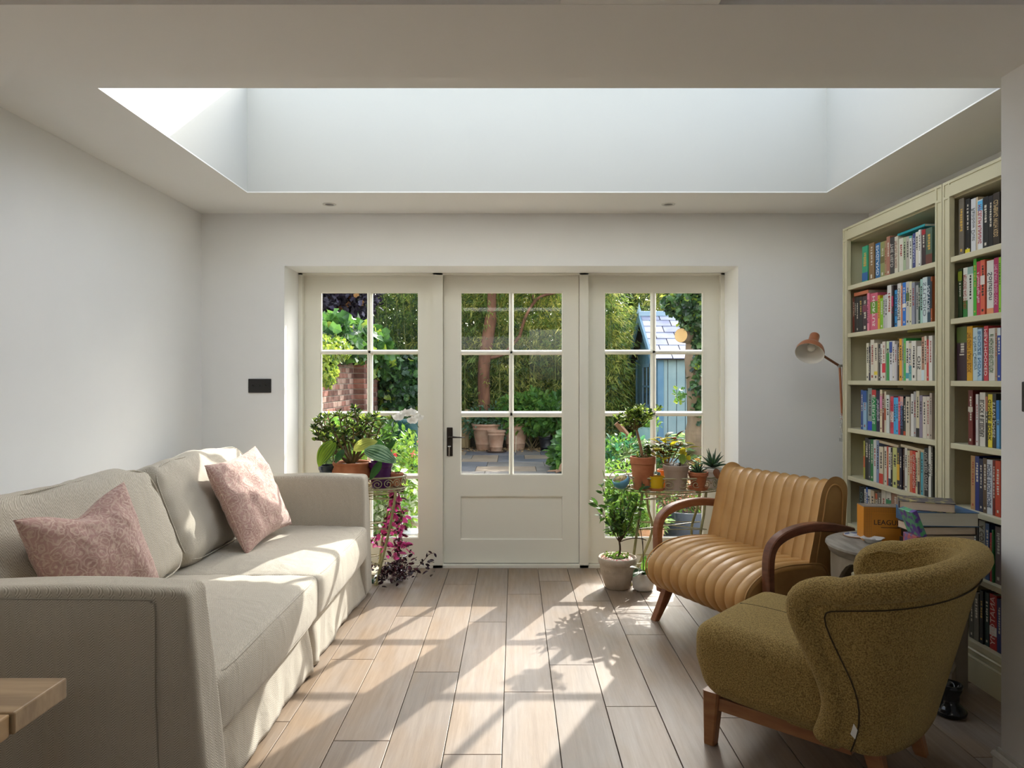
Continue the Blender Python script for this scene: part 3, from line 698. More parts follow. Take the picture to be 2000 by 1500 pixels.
O('seat_seam',*tube([(x,y,z-.001) for x,y,z in sm],.0016,5),m_seamd,gch,smooth=True,world=False)
# wrap-around shell
ZB0=.185
def ztop(u):            # rim height, u=0 back centre .. 1 wing front
    return .735-.075*min(1,u/.75)**1.6
def yfront(z,zt):       # distance back of the wing's leading edge
    k=[(.185,.465),(.24,.488),(.30,.50),(.36,.49),(.44,.455),(.52,.415),(.58,.39),(.62,.39),(.645,.412),(.665,.46)]
    zz_=z/zt*.665
    for (a,b),(c,d) in zip(k,k[1:]):
        if zz_<=c: t=(zz_-a)/(c-a); t=max(0,t); t=t*t*(3-2*t) if False else t; return b+(d-b)*t
    return k[-1][1]
def shell(t,v,off=0,zover=None):
    u=abs(t); sg=1 if t>=0 else -1
    zt=ztop(u); z=ZB0+v*(zt-ZB0) if zover is None else zover
    q=(z-ZB0)/.6
    a=.318+.047*min(1,max(0,q)*1.1)-off; yb0=.565; b=.115+.16*max(0,q)-off
    if u<.62:
        ph=u/.62*math.pi/2; x=a*math.sin(ph)**.9 if ph>0 else 0; y=yb0+b*math.cos(ph)**.9 if ph<math.pi/2-1e-6 else yb0
    else:
        k=(u-.62)/.38; yf=yfront(z,zt); x=a-.012*k*k; y=yb0+(yf-yb0)*k
    return np.array((sg*x,-y,z))
NT,NV=72,30; V=[];F=[]
T_=np.linspace(-1,1,NT); Vv=1-(1-np.linspace(0,1,NV))**1.3
for off in (0,.085):
    for t in T_:
        for v in Vv: V.append(shell(t,v,off))
for s_ in range(2):
    for i in range(NT-1):
        for j in range(NV-1):
            a=s_*NT*NV+i*NV+j; q=(a,a+1,a+NV+1,a+NV); F.append(q if not s_ else q[::-1])
n2=NT*NV
for i in range(NT-1): F.append((i*NV,(i+1)*NV,n2+(i+1)*NV,n2+i*NV)); F.append((i*NV+NV-1,n2+i*NV+NV-1,n2+(i+1)*NV+NV-1,(i+1)*NV+NV-1))
for j in range(NV-1): F.append((j,n2+j,n2+j+1,j+1)); e=(NT-1)*NV; F.append((e+j,e+j+1,n2+e+j+1,n2+e+j))
O('backrest',V,F,m_bcl,gch,smooth=True,world=False)
# rolled rim
path=[shell(-1,v,.024) for v in np.linspace(0,.93,16)]
def rimp(t,off=.026,dz=-.012):
    p=shell(t,1,off); p[2]+=dz; return p
path+= [rimp(t) for t in np.linspace(-.93,.93,44)]
path+= [shell(1,v,.024) for v in np.linspace(.93,0,16)]
P2=[np.array(p) for p in path]
for _ in range(2): P2=[P2[0]]+[(P2[i-1]+2*P2[i]+P2[i+1])/4 for i in range(1,len(P2)-1)]+[P2[-1]]
P2=catm(P2,2)
rr=[.044]*len(P2)
O('rolled_rim',*tube(P2,rr,14),m_bcl,gch,smooth=True,world=False)
# seam line just outside the roll (outer panel piping)
def innerline():
    pts=[]
    def back_u(v):
        z=ZB0+v*(ztop(1)-ZB0); L=.565-yfront(z,ztop(1)); D=.082
        return .62+.38*(1-D/L) if D<L else .62-(D-L)/.40*.62
    for v in np.linspace(0,.84,14): pts.append(shell(-back_u(v),v,-.006))
    for t in np.linspace(-.80,.80,40): pts.append(shell(t,.865,-.006))
    for v in np.linspace(.84,0,14): pts.append(shell(back_u(v),v,-.006))
    for _ in range(3): pts=[pts[0]]+[(pts[i-1]+2*pts[i]+pts[i+1])/4 for i in range(1,len(pts)-1)]+[pts[-1]]
    return pts
O('panel_seam',*tube(innerline(),.0024,6),m_seamd,gch,smooth=True,world=False)
O('shell_base',*rbox((0,-.45,.20),(.26,.13,.03),.02,4,2),m_bcl,gch,smooth=True,world=False)
for x,y,dx,dy in ((-.22,-.055,-.0,.01),(.22,-.055,.0,.01),(-.19,-.56,-.01,-.05),(.19,-.56,.01,-.05)):
    V,F=sweep([(x,y,.19),(x+dx,y+dy,.0)],[(0,1,0)]*2,(.026,0,0),[.030,.019])
    V=[(x+dx+(p[0]-x-dx)*(.72 if p[2]<.01 else 1),p[1],p[2]) for p in V]
    O('leg',V,F,m_teak,gch,smooth=30,world=False)
MB().bbox((-.2,-.078,.125),(.2,-.048,.175),.002).obj('frame_rail',m_teak,gch,world=False)
MB().bbox((-.232,-.52,.128),(-.205,-.08,.172),.002).bbox((.205,-.52,.128),(.232,-.08,.172),.002).obj('side_rail',m_teak,gch,world=False)
tg=shell(-.66,.14,-.006)
tgm=mat('tag_white',(.7,.68,.62),.6)
MB().add([tg+np.array(q) for q in ((0,0,.02),(-.004,-.012,.006),(-.006,-.006,-.022),(-.004,.008,-.012))],[(0,1,2,3)]).obj('care_tag',tgm,gch,world=False,label='small white care tag')

# ---------------------------------------------------------------- round side table
m_grey=mat('weathered_wood',(.17,.145,.115),.6,(.30,.265,.215),4,bump=.25,bscale=30,stretch=(10,1.5,4))
m_grey2=mat('weathered_wood_leg',(.22,.18,.13),.6,(.31,.265,.20),6,bump=.2,bscale=30)
TC=(1.625,3.03); TZ=.585
st=thing('side_table','round weathered grey wooden side table with arched fretwork base between the armchairs','table',(TC[0],TC[1],0))
O('table_top',*lathe([(.0,TZ-.045),(.255,TZ-.045),(.272,TZ-.04),(.28,TZ-.022),(.287,TZ-.012),(.285,TZ-.003),(.278,TZ),(0,TZ)],56,(TC[0],TC[1],0),cap0=False),m_grey,st,smooth=40)
for k in range(4):
    a=R(172)+k*math.pi/2; ca,sa=math.cos(a),math.sin(a)
    # quatrefoil-like half arches each side of the post, cut from board
    out=[(.262,.54),(.262,.40),(.235,.36),(.262,.30),(.262,.0),(.215,.0),(.215,.26),(.20,.32),(.16,.36),(.19,.41),(.20,.46),(.14,.50),(.10,.505),(.10,.54)]
    N=len(out); w=.019; V=[];F=[]
    for s_ in (-w,w):
        for r0,z in out: V.append((TC[0]+r0*ca-s_*sa,TC[1]+r0*sa+s_*ca,z))
    F=[tuple(range(N)),tuple(range(N,2*N))[::-1]]+[(i,(i+1)%N+0,(i+1)%N+N,i+N)[::-1] for i in range(N)]
    O('leg',V,F,m_grey2,st)
    # apron arch between legs
    V=[];n_=17
    for j in range(n_):
        b=a+j/(n_-1)*math.pi/2; zlow=.530-.13*abs(math.cos((j/(n_-1))*math.pi))**5
        for r0 in (.245,.265):
            for z in (zlow,.541): V.append((TC[0]+r0*math.cos(b),TC[1]+r0*math.sin(b),z))
    F=[]
    for j in range(n_-1):
        q=j*4; F+=[(q,q+4,q+5,q+1),(q+2,q+3,q+7,q+6),(q,q+2,q+6,q+4)]
    O('apron',V,F,m_grey2,st)
O('lower_shelf',*lathe([(0,.10),(.20,.10),(.205,.115),(.20,.125),(0,.125)],40,(TC[0],TC[1],0),cap0=False),m_grey2,st,smooth=40)
# things on it
cz=G(1672,1047,TZ)
co=thing('coaster','round blue and white ceramic coaster on the grey side table','coaster',(cz[0],cz[1],TZ))
O('cork_base',*lathe([(0,.0),(.052,.0),(.055,.003),(.054,.006),(0,.006)],36,(cz[0],cz[1],TZ)),mat('cork',(.33,.2,.12),.7),co,smooth=40)
mcf=mat('coaster_print',(.65,.66,.66),.25,(.10,.14,.32),28,lo=.50,hi=.56)
O('tile_face',*lathe([(.050,.006),(.049,.0075),(0,.0078)],36,(cz[0],cz[1],TZ),cap0=False),mcf,co,smooth=40)
az=G(1704,1060,TZ)
O_=thing('dish','small white fluted ashtray dish beside the orange box','dish',(az[0],az[1],TZ))
pr=[(0,.004),(.018,.003),(.024,.0),(.026,.0),(.030,.008),(.042,.020),(.047,.022),(.044,.0225),(.034,.016),(.022,.008),(0,.007)]
V,F=lathe(pr,32,(0,0,0),cap0=False); V=np.array(V)
an=np.arctan2(V[:,1],V[:,0]); k=1+.13*np.cos(an*4)*(V[:,2]>.012); V[:,0]*=k; V[:,1]*=k
O('dish_body',V+np.array((az[0],az[1],TZ)),F,mat('white_ceramic',(.75,.74,.70),.18),O_,smooth=True)
O('ash',*rbox((az[0]+.005,az[1]-.004,TZ+.012),(.008,.005,.005),.004,1,2),mat('ash_grey',(.3,.28,.25),.8),O_,smooth=True)
def block(name,label,cat,c,h,rz,cm,pm,group=None,spine_side=0,thin=.003,z=0):
    """closed book: cover boards + spine + page block, spine on -x local (or chosen)"""
    o=thing(name,label,cat,(c[0],c[1],c[2]),rz=rz,group=group,world=False)
    hx,hy,hz=h
    MB().bbox((-hx,-hy,0),(hx,hy,thin),.0008).bbox((-hx,-hy,2*hz-thin),(hx,hy,2*hz),.0008).bbox((-hx-.001,-hy,0),(-hx+thin,hy,2*hz),.0008).obj('cover',cm,o,world=False)
    MB().box((-hx+thin,-hy+.004,thin),(hx-.004,hy-.004,2*hz-thin)).obj('pages',pm,o,world=False)
    return o
m_pages=mat('pages',(.80,.75,.64),.8,(.86,.81,.71),3,stretch=(1,1,260)); m_pages2=mat('pages_tan',(.80,.62,.46),.8,(.86,.71,.56),3,stretch=(1,1,260))
obx=(1.545,3.06)
bx=thing('box','orange patterned box with LEAGUE lettering standing on the side table','box',(obx[0]+.055,obx[1]+.07,TZ),rz=R(-9),world=False)
m_or=mat('orange_card',(.70,.27,.02),.5); m_ord=mat('orange_grid',(.42,.17,.02),.5); m_boxtop=mat('box_top',(.16,.12,.09),.5,(.24,.19,.15),10)
hx,hy,hz=.085,.045,.147
MB().bbox((-hx,-hy,0),(hx,hy,hz-.001),.001).obj('carton',m_or,bx,world=False)
MB().box((-hx,-hy,hz-.001),(hx,hy,hz+.0006)).obj('lid',m_boxtop,bx,world=False)
g=MB()
for i in range(24):
    x=-hx+.002+i*.007
    if x<-hx+.034: g.box((x,-hy-.0006,.004),(x+.0016,-hy,hz-.003))
    else: g.box((x,-hy-.0006,hz-.026),(x+.0016,-hy,hz-.003))
for i in range(20):
    z=.004+i*.0072; x1=-hx+.034 if z<hz-.027 else hx
    g.box((-hx,-hy-.0006,z),(x1,-hy,z+.0014))
g.obj('grid_print',m_ord,bx,world=False)
MB().box((-hx+.034,-hy-.0008,.02),(hx,-hy,hz-.027)).obj('label_panel',mat('orange_panel',(.62,.24,.02),.5),bx,world=False)
Mt=Matrix.Translation((.018,-hy-.0012,.080))@Matrix.Rotation(R(90),4,'X')
m_ink=mat('ink',(.03,.02,.015),.6)
textobj('lettering','LEAGUE -',.030,Mt,m_ink,bx)
MB().box((-.015,-hy-.0012,.058),(.06,-hy-.0008,.0605)).obj('small_print',m_ink,bx,world=False)
MB().box((-hx+.02,-hy+.02,hz+.0006),(hx-.05,hy-.02,hz+.0012)).obj('top_print',mat('box_top2',(.3,.25,.2),.5),bx,world=False)
# book stack at the table's right
stack=[ # (cx,cy,hx,hy,hz,rz deg,cover,pages,label)
 (1.755,2.965,.115,.085,.016,4,'3a2f28',m_pages2,'thin dark-covered book at the bottom of the stack on the side table'),
 (1.752,2.97,.108,.080,.0185,-3,'2b2622',m_pages2,'tan-edged paperback second from the bottom of the side table stack'),
 (1.742,2.965,.115,.085,.017,2,'4a3a30',m_pages2,'pink-edged paperback in the middle of the side table stack'),
 (1.748,2.97,.120,.093,.029,-4,'4f7396',m_pages,'thick pale-edged book with a blue cover, below the topmost book'),
 (1.700,2.965,.100,.078,.0185,-26,'4b4550',m_pages2,'purple-grey floral book lying askew on top of the stack')]
z=TZ
for i,(cx_,cy_,hx,hy,hz,rz,cv,pg,lb) in enumerate(stack):
    cm=mat('cover_'+cv,cv,.45) if i<4 else mat('cover_floral','4b4550',.4,'b9ab6a',30,lo=.52,hi=.6)
    block('book',lb,'book',(cx_,cy_,z),(hx,hy,hz),R(rz+ (180 if i==2 else 0)),cm,pg,'books stacked on the side table'); z+=2*hz+.0006
# leaning colourful notebooks beside the stack
mcol=mat('marbled_cover',(.12,.05,.30),.35,(.10,.40,.18),34,lo=.45,hi=.55)
o=thing('notebook','upper purple and green marbled notebook leaning against the book stack','book',(1.600,2.87,TZ+.080),world=False); 
V,F=rbox((0,0,.05),(.012,.05,.055),.003,1,1); V=rot(V,(0,0,0),'Y',R(-22)); O('cover',V+np.array((.012,0,0)),F,mcol,o,world=False)
mcol2=mat('marbled_cover_red',(.50,.10,.10),.35,(.16,.10,.26),40,lo=.45,hi=.55)
o=thing('notebook','lower purple and orange patterned notebook under the leaning one','book',(1.598,2.87,TZ),world=False)
V,F=rbox((0,0,.039),(.016,.05,.039),.003,1,1); O('cover',V,F,mcol2,o,world=False)

# dark round-footed floor vase behind the green chair
vz=G(1856,1396,0)
o=thing('floor_pot','glossy dark round pot on the floor behind the olive chair','pot',(vz[0],vz[1],0))
O('body',*lathe([(0,.0),(.042,.0),(.055,.008),(.058,.02),(.045,.035),(.030,.05),(.032,.08),(.040,.10),(.043,.12),(.036,.12),(.028,.10),(0,.07)],32,tuple(vz),cap0=False),mat('dark_glaze',(.012,.012,.013),.12),o,smooth=True)
# ---------------------------------------------------------------- bookcases
BX=1.94; BT=2.168; BACK=XR-.006
SH=[1.826,1.551,1.276,1.0,.723,.447,.17]
m_shelf_in=m_shelf
def bookcase(y0,y1,label):     # y0 near end, y1 far end
    o=thing('bookcase',label,'bookcase',(2.1,(y0+y1)/2,0),group='painted bookcases on the right wall')
    st_=.052; w=.022; g=.0015
    y0+=g; y1-=g
    for y in ((y0,y0+w),(y1-w,y1)): MB().box((BX+.018,y[0],.02),(BACK,y[1],BT-.02)).obj('side_panel',m_shelf,o)
    MB().box((BACK-.01,y0+w,.02),(BACK,y1-w,BT-.02)).obj('back_panel',m_shelf,o)
    MB().box((BX+.018,y0,BT-.08),(BACK,y1,BT-.055)).box((BX+.01,y0,BT-.012),(BACK,y1,BT)).obj('top',m_shelf,o)
    # face frame
    def bead(mb,a,b_,r=.0035): mb.tube([a,b_],r,6)
    for (ya,yb) in ((y0,y0+st_),(y1-st_,y1)):
        mb=MB().bbox((BX,ya,.0),(BX+.02,yb,BT),.0015)
        ym0,ym1=ya+.010,yb-.012
        mb.box((BX-.004,ya,.0),(BX,ym0,BT)).box((BX-.004,ym1,.0),(BX,yb,BT)).box((BX-.004,ym0,BT-.012),(BX,ym1,BT)).box((BX-.004,ym0,BT-.078),(BX,ym1,BT-.066)).box((BX-.004,ym0,0),(BX,ym1,.19))
        mb.obj('stile',m_shelf,o)
    MB().box((BX,y0+st_,BT-.072),(BX+.02,y1-st_,BT-.012)).box((BX-.004,y0+st_,BT-.012),(BX+.02,y1-st_,BT)).box((BX-.004,y0+st_,BT-.072),(BX,y1-st_,BT-.02)).obj('header',m_shelf,o)
    for z in SH:
        t=.024
        MB().bbox((BX+.001,y0+(st_ if 1 else w),z-t),(BX+.03,y1-st_,z),.002).box((BX+.028,y0+w,z-t+.002),(BACK-.01,y1-w,z)).obj('shelf',m_shelf,o)
    MB().box((BX+.004,y0+st_,0),(BX+.02,y1-st_,SH[-1]-.024)).tube([(BX+.002,y0+st_,.135),(BX+.002,y1-st_,.135)],.006,6).bbox((BX-.012,y0,0),(BX,y1,.105),.003).tube([(BX-.006,y0,.108),(BX-.006,y1,.108)],.007,8).obj('plinth',m_shelf,o)
    return o
Y1B,Y1A=4.230,3.247; Y2B,Y2A=3.245,2.262
bookcase(Y1A,Y1B,'far sage green painted bookcase next to the desk lamp, full of books')
bookcase(Y2A,Y2B,'near sage green painted bookcase partly hidden by the wall pier')
XS=BX+.028
CR={1:(5.77,1640,420),2:(6.817,1640,640),3:(6.0,1640,830),4:(4.84,1830,310),5:(5.0,1830,600),6:(5.0,1830,860),7:(3.753,1830,1100)}
# crop; x0,x1,top; colour; optional second colour and its z range (fraction of the height)
BK=[
('far',0,1,"""260,322,350,2f9d74,1f5fa0,.05,.28;324,385,315,8a6c45;402,455,315,2a6fa6;457,505,300,8b8f55,6f6a3a,.4,.6;506,530,290,a08462;531,570,240,a8705c;572,624,250,42403f;626,664,240,d9d2bb;666,710,262,d8d4c4;712,745,250,a9b894;747,784,240,b2ada0;786,814,235,dfe0d6,35a39a,.93,1;827,858,205,3a4680;860,893,190,d8d3c2;895,919,165,e2e0da;921,963,160,3a2b31,a31f2e,.85,1;967,1040,143,4c6454,6a3c33,0,.3"""),
('far',1,1,"""145,165,930,6a2a1e;166,185,930,1d1b1c;186,217,925,252423;219,260,920,202022;263,314,912,38222a,7a2f4a,.55,.75;316,342,880,e67f95;344,424,880,d0607a,6c9c30,.45,.78;426,451,905,d8aa22;455,490,935,83bd22;491,512,905,b6b4b4;514,539,895,c9c7c4;541,587,790,dcdad6;590,612,792,3b3032,b03058,.5,.75;615,645,845,2e8bc6;648,689,770,dbd8d2;690,708,795,c97b4d;710,747,760,1f72cf,e8e6e0,.42,.52;750,788,750,c7c5ba,546a33,.55,.75;791,816,750,d9d6b4;818,853,760,8f92a0;855,883,790,a5a8a4;884,905,765,26473a;907,935,722,9fc7bb;937,988,700,cfdcdd;991,1029,695,27475a;1031,1049,692,a4552c,2b2b35,.3,.9"""),
('far',2,2,"""356,389,205,d8d3bd;391,412,250,23243a;416,464,160,d9d3c2;467,510,205,dcd3bd,e8d23a,.15,.25;512,538,220,3a3a3a;540,563,215,dedcd6;566,608,185,dcd6c8,d3243a,.2,.45;626,660,180,c9dcb4,3c9a4c,0,.7;667,704,175,d9dadd,3556a4,.7,.98;706,739,178,dad7d2;741,767,220,cdc8c9;770,789,205,2a2421;790,827,145,eaa82c;829,849,145,9c9b93;852,884,140,46b95e;886,925,175,dedcd2,3d9bb0,.05,.2;927,964,205,d6ceb6,72b4ae,.0,.4;966,1024,175,dedbd0;1027,1084,245,dedad0;1087,1124,120,b7886f,cfe0e6,.0,.25;1126,1157,110,d9d0bd;1159,1189,160,c73a38;1191,1238,105,dedbd3"""),
('far',3,2,"""287,317,830,2b4f8d;319,365,840,8fb3cb,2456a0,.7,1;371,426,805,8c9a97,1f3fc0,.0,.22;428,482,825,1f8a4c,c53434,.82,1;486,534,835,1b1d3d;537,567,825,e3d6b4,de8fb0,.55,.85;569,599,875,6f3a30;601,624,850,d3c9ae,b35a35,.3,.6;627,668,895,d5d9d3;671,711,915,d8475c,e7e0d8,.3,.6;716,745,930,3fa5dc;747,778,930,46abe0;781,808,915,cf2d4c;810,851,915,1d2037,d9a89d,.75,1;857,884,940,24302a,c2502c,.0,.12;887,939,920,cfc6af;942,979,880,e0ddd8;982,1014,850,aaa7a6;1017,1059,840,d4cba8,16151a,.0,.2;1062,1103,900,8c8196;1108,1158,915,d9d1c0;1162,1203,915,cfc4b4;1206,1238,870,aea093"""),
('far',4,3,"""275,294,185,a2a23a,b95a2b,.3,.6;296,335,150,26231f;337,361,170,4a4c50;363,396,170,1c7a3a;398,433,175,d5d6d2;435,464,180,8494b5;469,515,255,ddd0b4,d13a2b,.0,.28;519,548,255,d8cfbf;550,568,250,c9543d;571,598,260,dbd9d0,2c4668,.0,.2;599,621,270,1b1a1d;624,674,265,c8c97c;677,707,265,2a2530,e8b32c,.2,.6;709,735,275,211e33;737,755,280,54392a;759,790,255,d8d4c9;794,821,300,d5cba6;823,854,300,cf6a45;858,892,305,c93226;894,920,320,d6c9a8;922,944,300,d6bf9a,2c2a33,.0,.3;946,972,300,4fa9bb;974,990,300,8a9088;993,1040,270,201e20;1042,1072,245,dedcd2;1076,1094,260,44433c"""),
('far',5,3,"""229,287,722,1b1f1f,2f7a6c,.0,.25;290,309,750,d3d0c6;311,333,730,3a64ae;336,368,755,dcd8cf;370,411,768,c7b494;414,438,800,d8cfb8,c2603a,.85,1;440,486,790,6a6154;488,541,765,cbc4b2;546,604,760,d7d0c0,2f8a55,.5,.8;610,700,770,9b6f55;705,790,775,bdb7a7"""),
('far',6,3,"""229,262,1700,b03226;264,300,1700,23304f;302,350,1700,8a8678;352,400,1700,3b5b48;402,450,1700,a58d65;452,520,1700,55423c"""),
('near',0,4,"""214,261,375,6d655a;264,308,380,1a1a1c,e0cf2c,.0,.1;319,366,375,cfd0d1;370,386,362,cbb99a;388,434,385,dedede,5ab4e2,.78,.98;437,488,360,15191c;491,534,350,16151a;538,600,320,2f241b"""),
('near',1,4,"""197,235,1040,26381a,7e8a1e,.75,.95;248,289,1030,d8d8cd,2d7d3a,.0,.35;292,344,1020,d5d8cc,8fb0a5,.85,1;347,377,945,3fae2f;380,416,970,b92b4d;418,460,955,d9644a,d8d0c6,.55,.72;467,532,960,dddad2,dd8e63,.0,.12;536,580,935,b32b62;583,604,930,8cc832"""),
('near',2,5,"""197,294,190,3c2832,50602a,.7,1;296,351,185,d9a21e;356,402,200,b9cfd6;404,447,210,a8c8dc;454,496,182,c73a46;503,564,205,d8d3c9;567,588,200,a58d75;592,624,200,25449b,cfd6d6,.85,1"""),
('near',3,5,"""311,355,810,6a1f1f,c9beae,.6,.7;386,411,850,c9c4c2;413,468,832,d4cfc4;472,495,870,241f1d,a7674a,.7,1;498,540,850,dfcc36;543,580,845,242524;584,614,910,5b9fd0,1f77c2,.6,1"""),
('near',4,6,"""326,368,150,b38a5c;370,409,155,1f2f74;411,449,180,1d2440;451,489,175,5c4733;492,546,190,c8ccd0;549,574,195,701f1c;577,628,200,bd4226"""),
('near',5,6,"""312,405,750,1c1d1f;412,472,785,9b9688;476,514,810,3f5b86;522,541,905,c94a50;543,559,875,2a7338;564,625,845,7b6a68"""),
('near',6,7,"""240,272,215,4c4a40;275,310,215,6c685c;318,344,200,17191b;347,378,215,1d3a36;384,436,230,b02622,e4ded2,.25,.42;439,474,265,26306a"""),
]
TX={('far',0,2):('ENGLAND','dfe3e6'),('far',0,6):('THE FIELD','c8c4bc'),('far',0,12):('IN SEARCH','c9cbe0'),('far',0,7):('THE MUSIC OF WORDS','8a4a3c'),
('far',1,5):('CURIOUS','7a2550'),('far',1,6):('HORTUS','f0eee4'),('far',1,14):('CLINGAN CARTLE','55504c'),('far',1,23):('STUDIO','77828a'),('far',1,24):('NATURE','d8dde0'),('far',1,12):('QUOTE','b03058'),
('far',2,1):('OUSTANCE','c9c4b0'),('far',2,16):('CARTON','3a5a9a'),('far',2,18):('OIS','26241f'),
('far',3,3):('EVERNS','cfe0cc'),('far',3,4):('Your Perfect English Image','d6d4dc'),('far',3,13):('CAMBRIDGE I','6f93c9'),('far',3,9):('THE FRENCH MIND','b83040'),
('far',4,18):('EVELYN WAUGH','e8d8c8'),('far',4,19):('THE COMPLETE PLAIN','3a332c'),('far',4,23):('WILFRED OWEN','bcb8b0'),('far',4,24):('DUST','26241f'),
('far',5,3):('RELATIVISM','26241f'),('far',5,0):('OUTLIERS','6a8a80'),
('near',0,4):('MYCELIUM RUNNING','b3202c'),('near',0,2):('Rainbow Dust','7f8284'),('near',0,7):('CLIMBING WITH KIDS','d3b98a'),
('near',1,1):('PESTICIDES AND OTHERS','a22c24'),('near',1,4):('A Thousand Vegan Plates','f0d0d6'),('near',1,6):('Solution','55585a'),('near',1,7):('THE PLANT BASED COOK','e8b4c8'),
('near',2,4):('MEATHOOKED','f3d8d4'),('near',2,5):('#1 HIGH FOOD REVOLUTION','3a6a3a'),('near',2,1):('THE GREAT PLANT BOOK','8a5a10'),('near',2,2):('A New Century','6a8a9c'),('near',2,3):('BOOZE NOW','4a7aa8'),
('near',3,2):('BLOCK & BLEEDERS','2a2826'),('near',3,4):('GINGER BOOK','1d1b14'),('near',3,5):('STEVE JONES','d8d8d2'),('near',4,4):('HOME FROM HOME','3a4a6a'),('near',5,1):('A COMPANION','4a3a20'),
('near',6,4):('ANATOMY','e8c8c0')}
CNAME=[((.02,.02,.02),'black'),((.9,.88,.82),'white'),((.55,.55,.53),'grey'),((.75,.2,.2),'red'),((.85,.45,.55),'pink'),((.15,.3,.6),'blue'),((.45,.65,.8),'pale blue'),((.1,.12,.25),'navy'),((.2,.5,.3),'green'),((.5,.7,.2),'lime green'),((.9,.7,.2),'yellow'),((.8,.45,.3),'orange'),((.4,.25,.18),'brown'),((.6,.5,.35),'tan'),((.85,.8,.65),'cream'),((.35,.1,.1),'maroon'),((.2,.6,.6),'teal'),((.5,.45,.55),'mauve'),((.15,.25,.2),'dark green'),((.6,.65,.4),'olive'),((.25,.24,.24),'dark grey')]
def cname(h):
    c=[int(h[i:i+2],16)/255 for i in (0,2,4)]
    return min(CNAME,key=lambda k:sum((a-b)**2 for a,b in zip(k[0],c)))[1]
SHN=['top shelf','second shelf down','third shelf down','fourth shelf down','fifth shelf down','sixth shelf down','bottom shelf']
ORD=['','second ','third ','fourth ','fifth ','sixth ','seventh ','eighth ','ninth ','tenth ']
def bmat(h): return mat('book_'+h,h,.42)
m_bpages=mat('book_pages',(.50,.45,.36),.85)
ncol={}
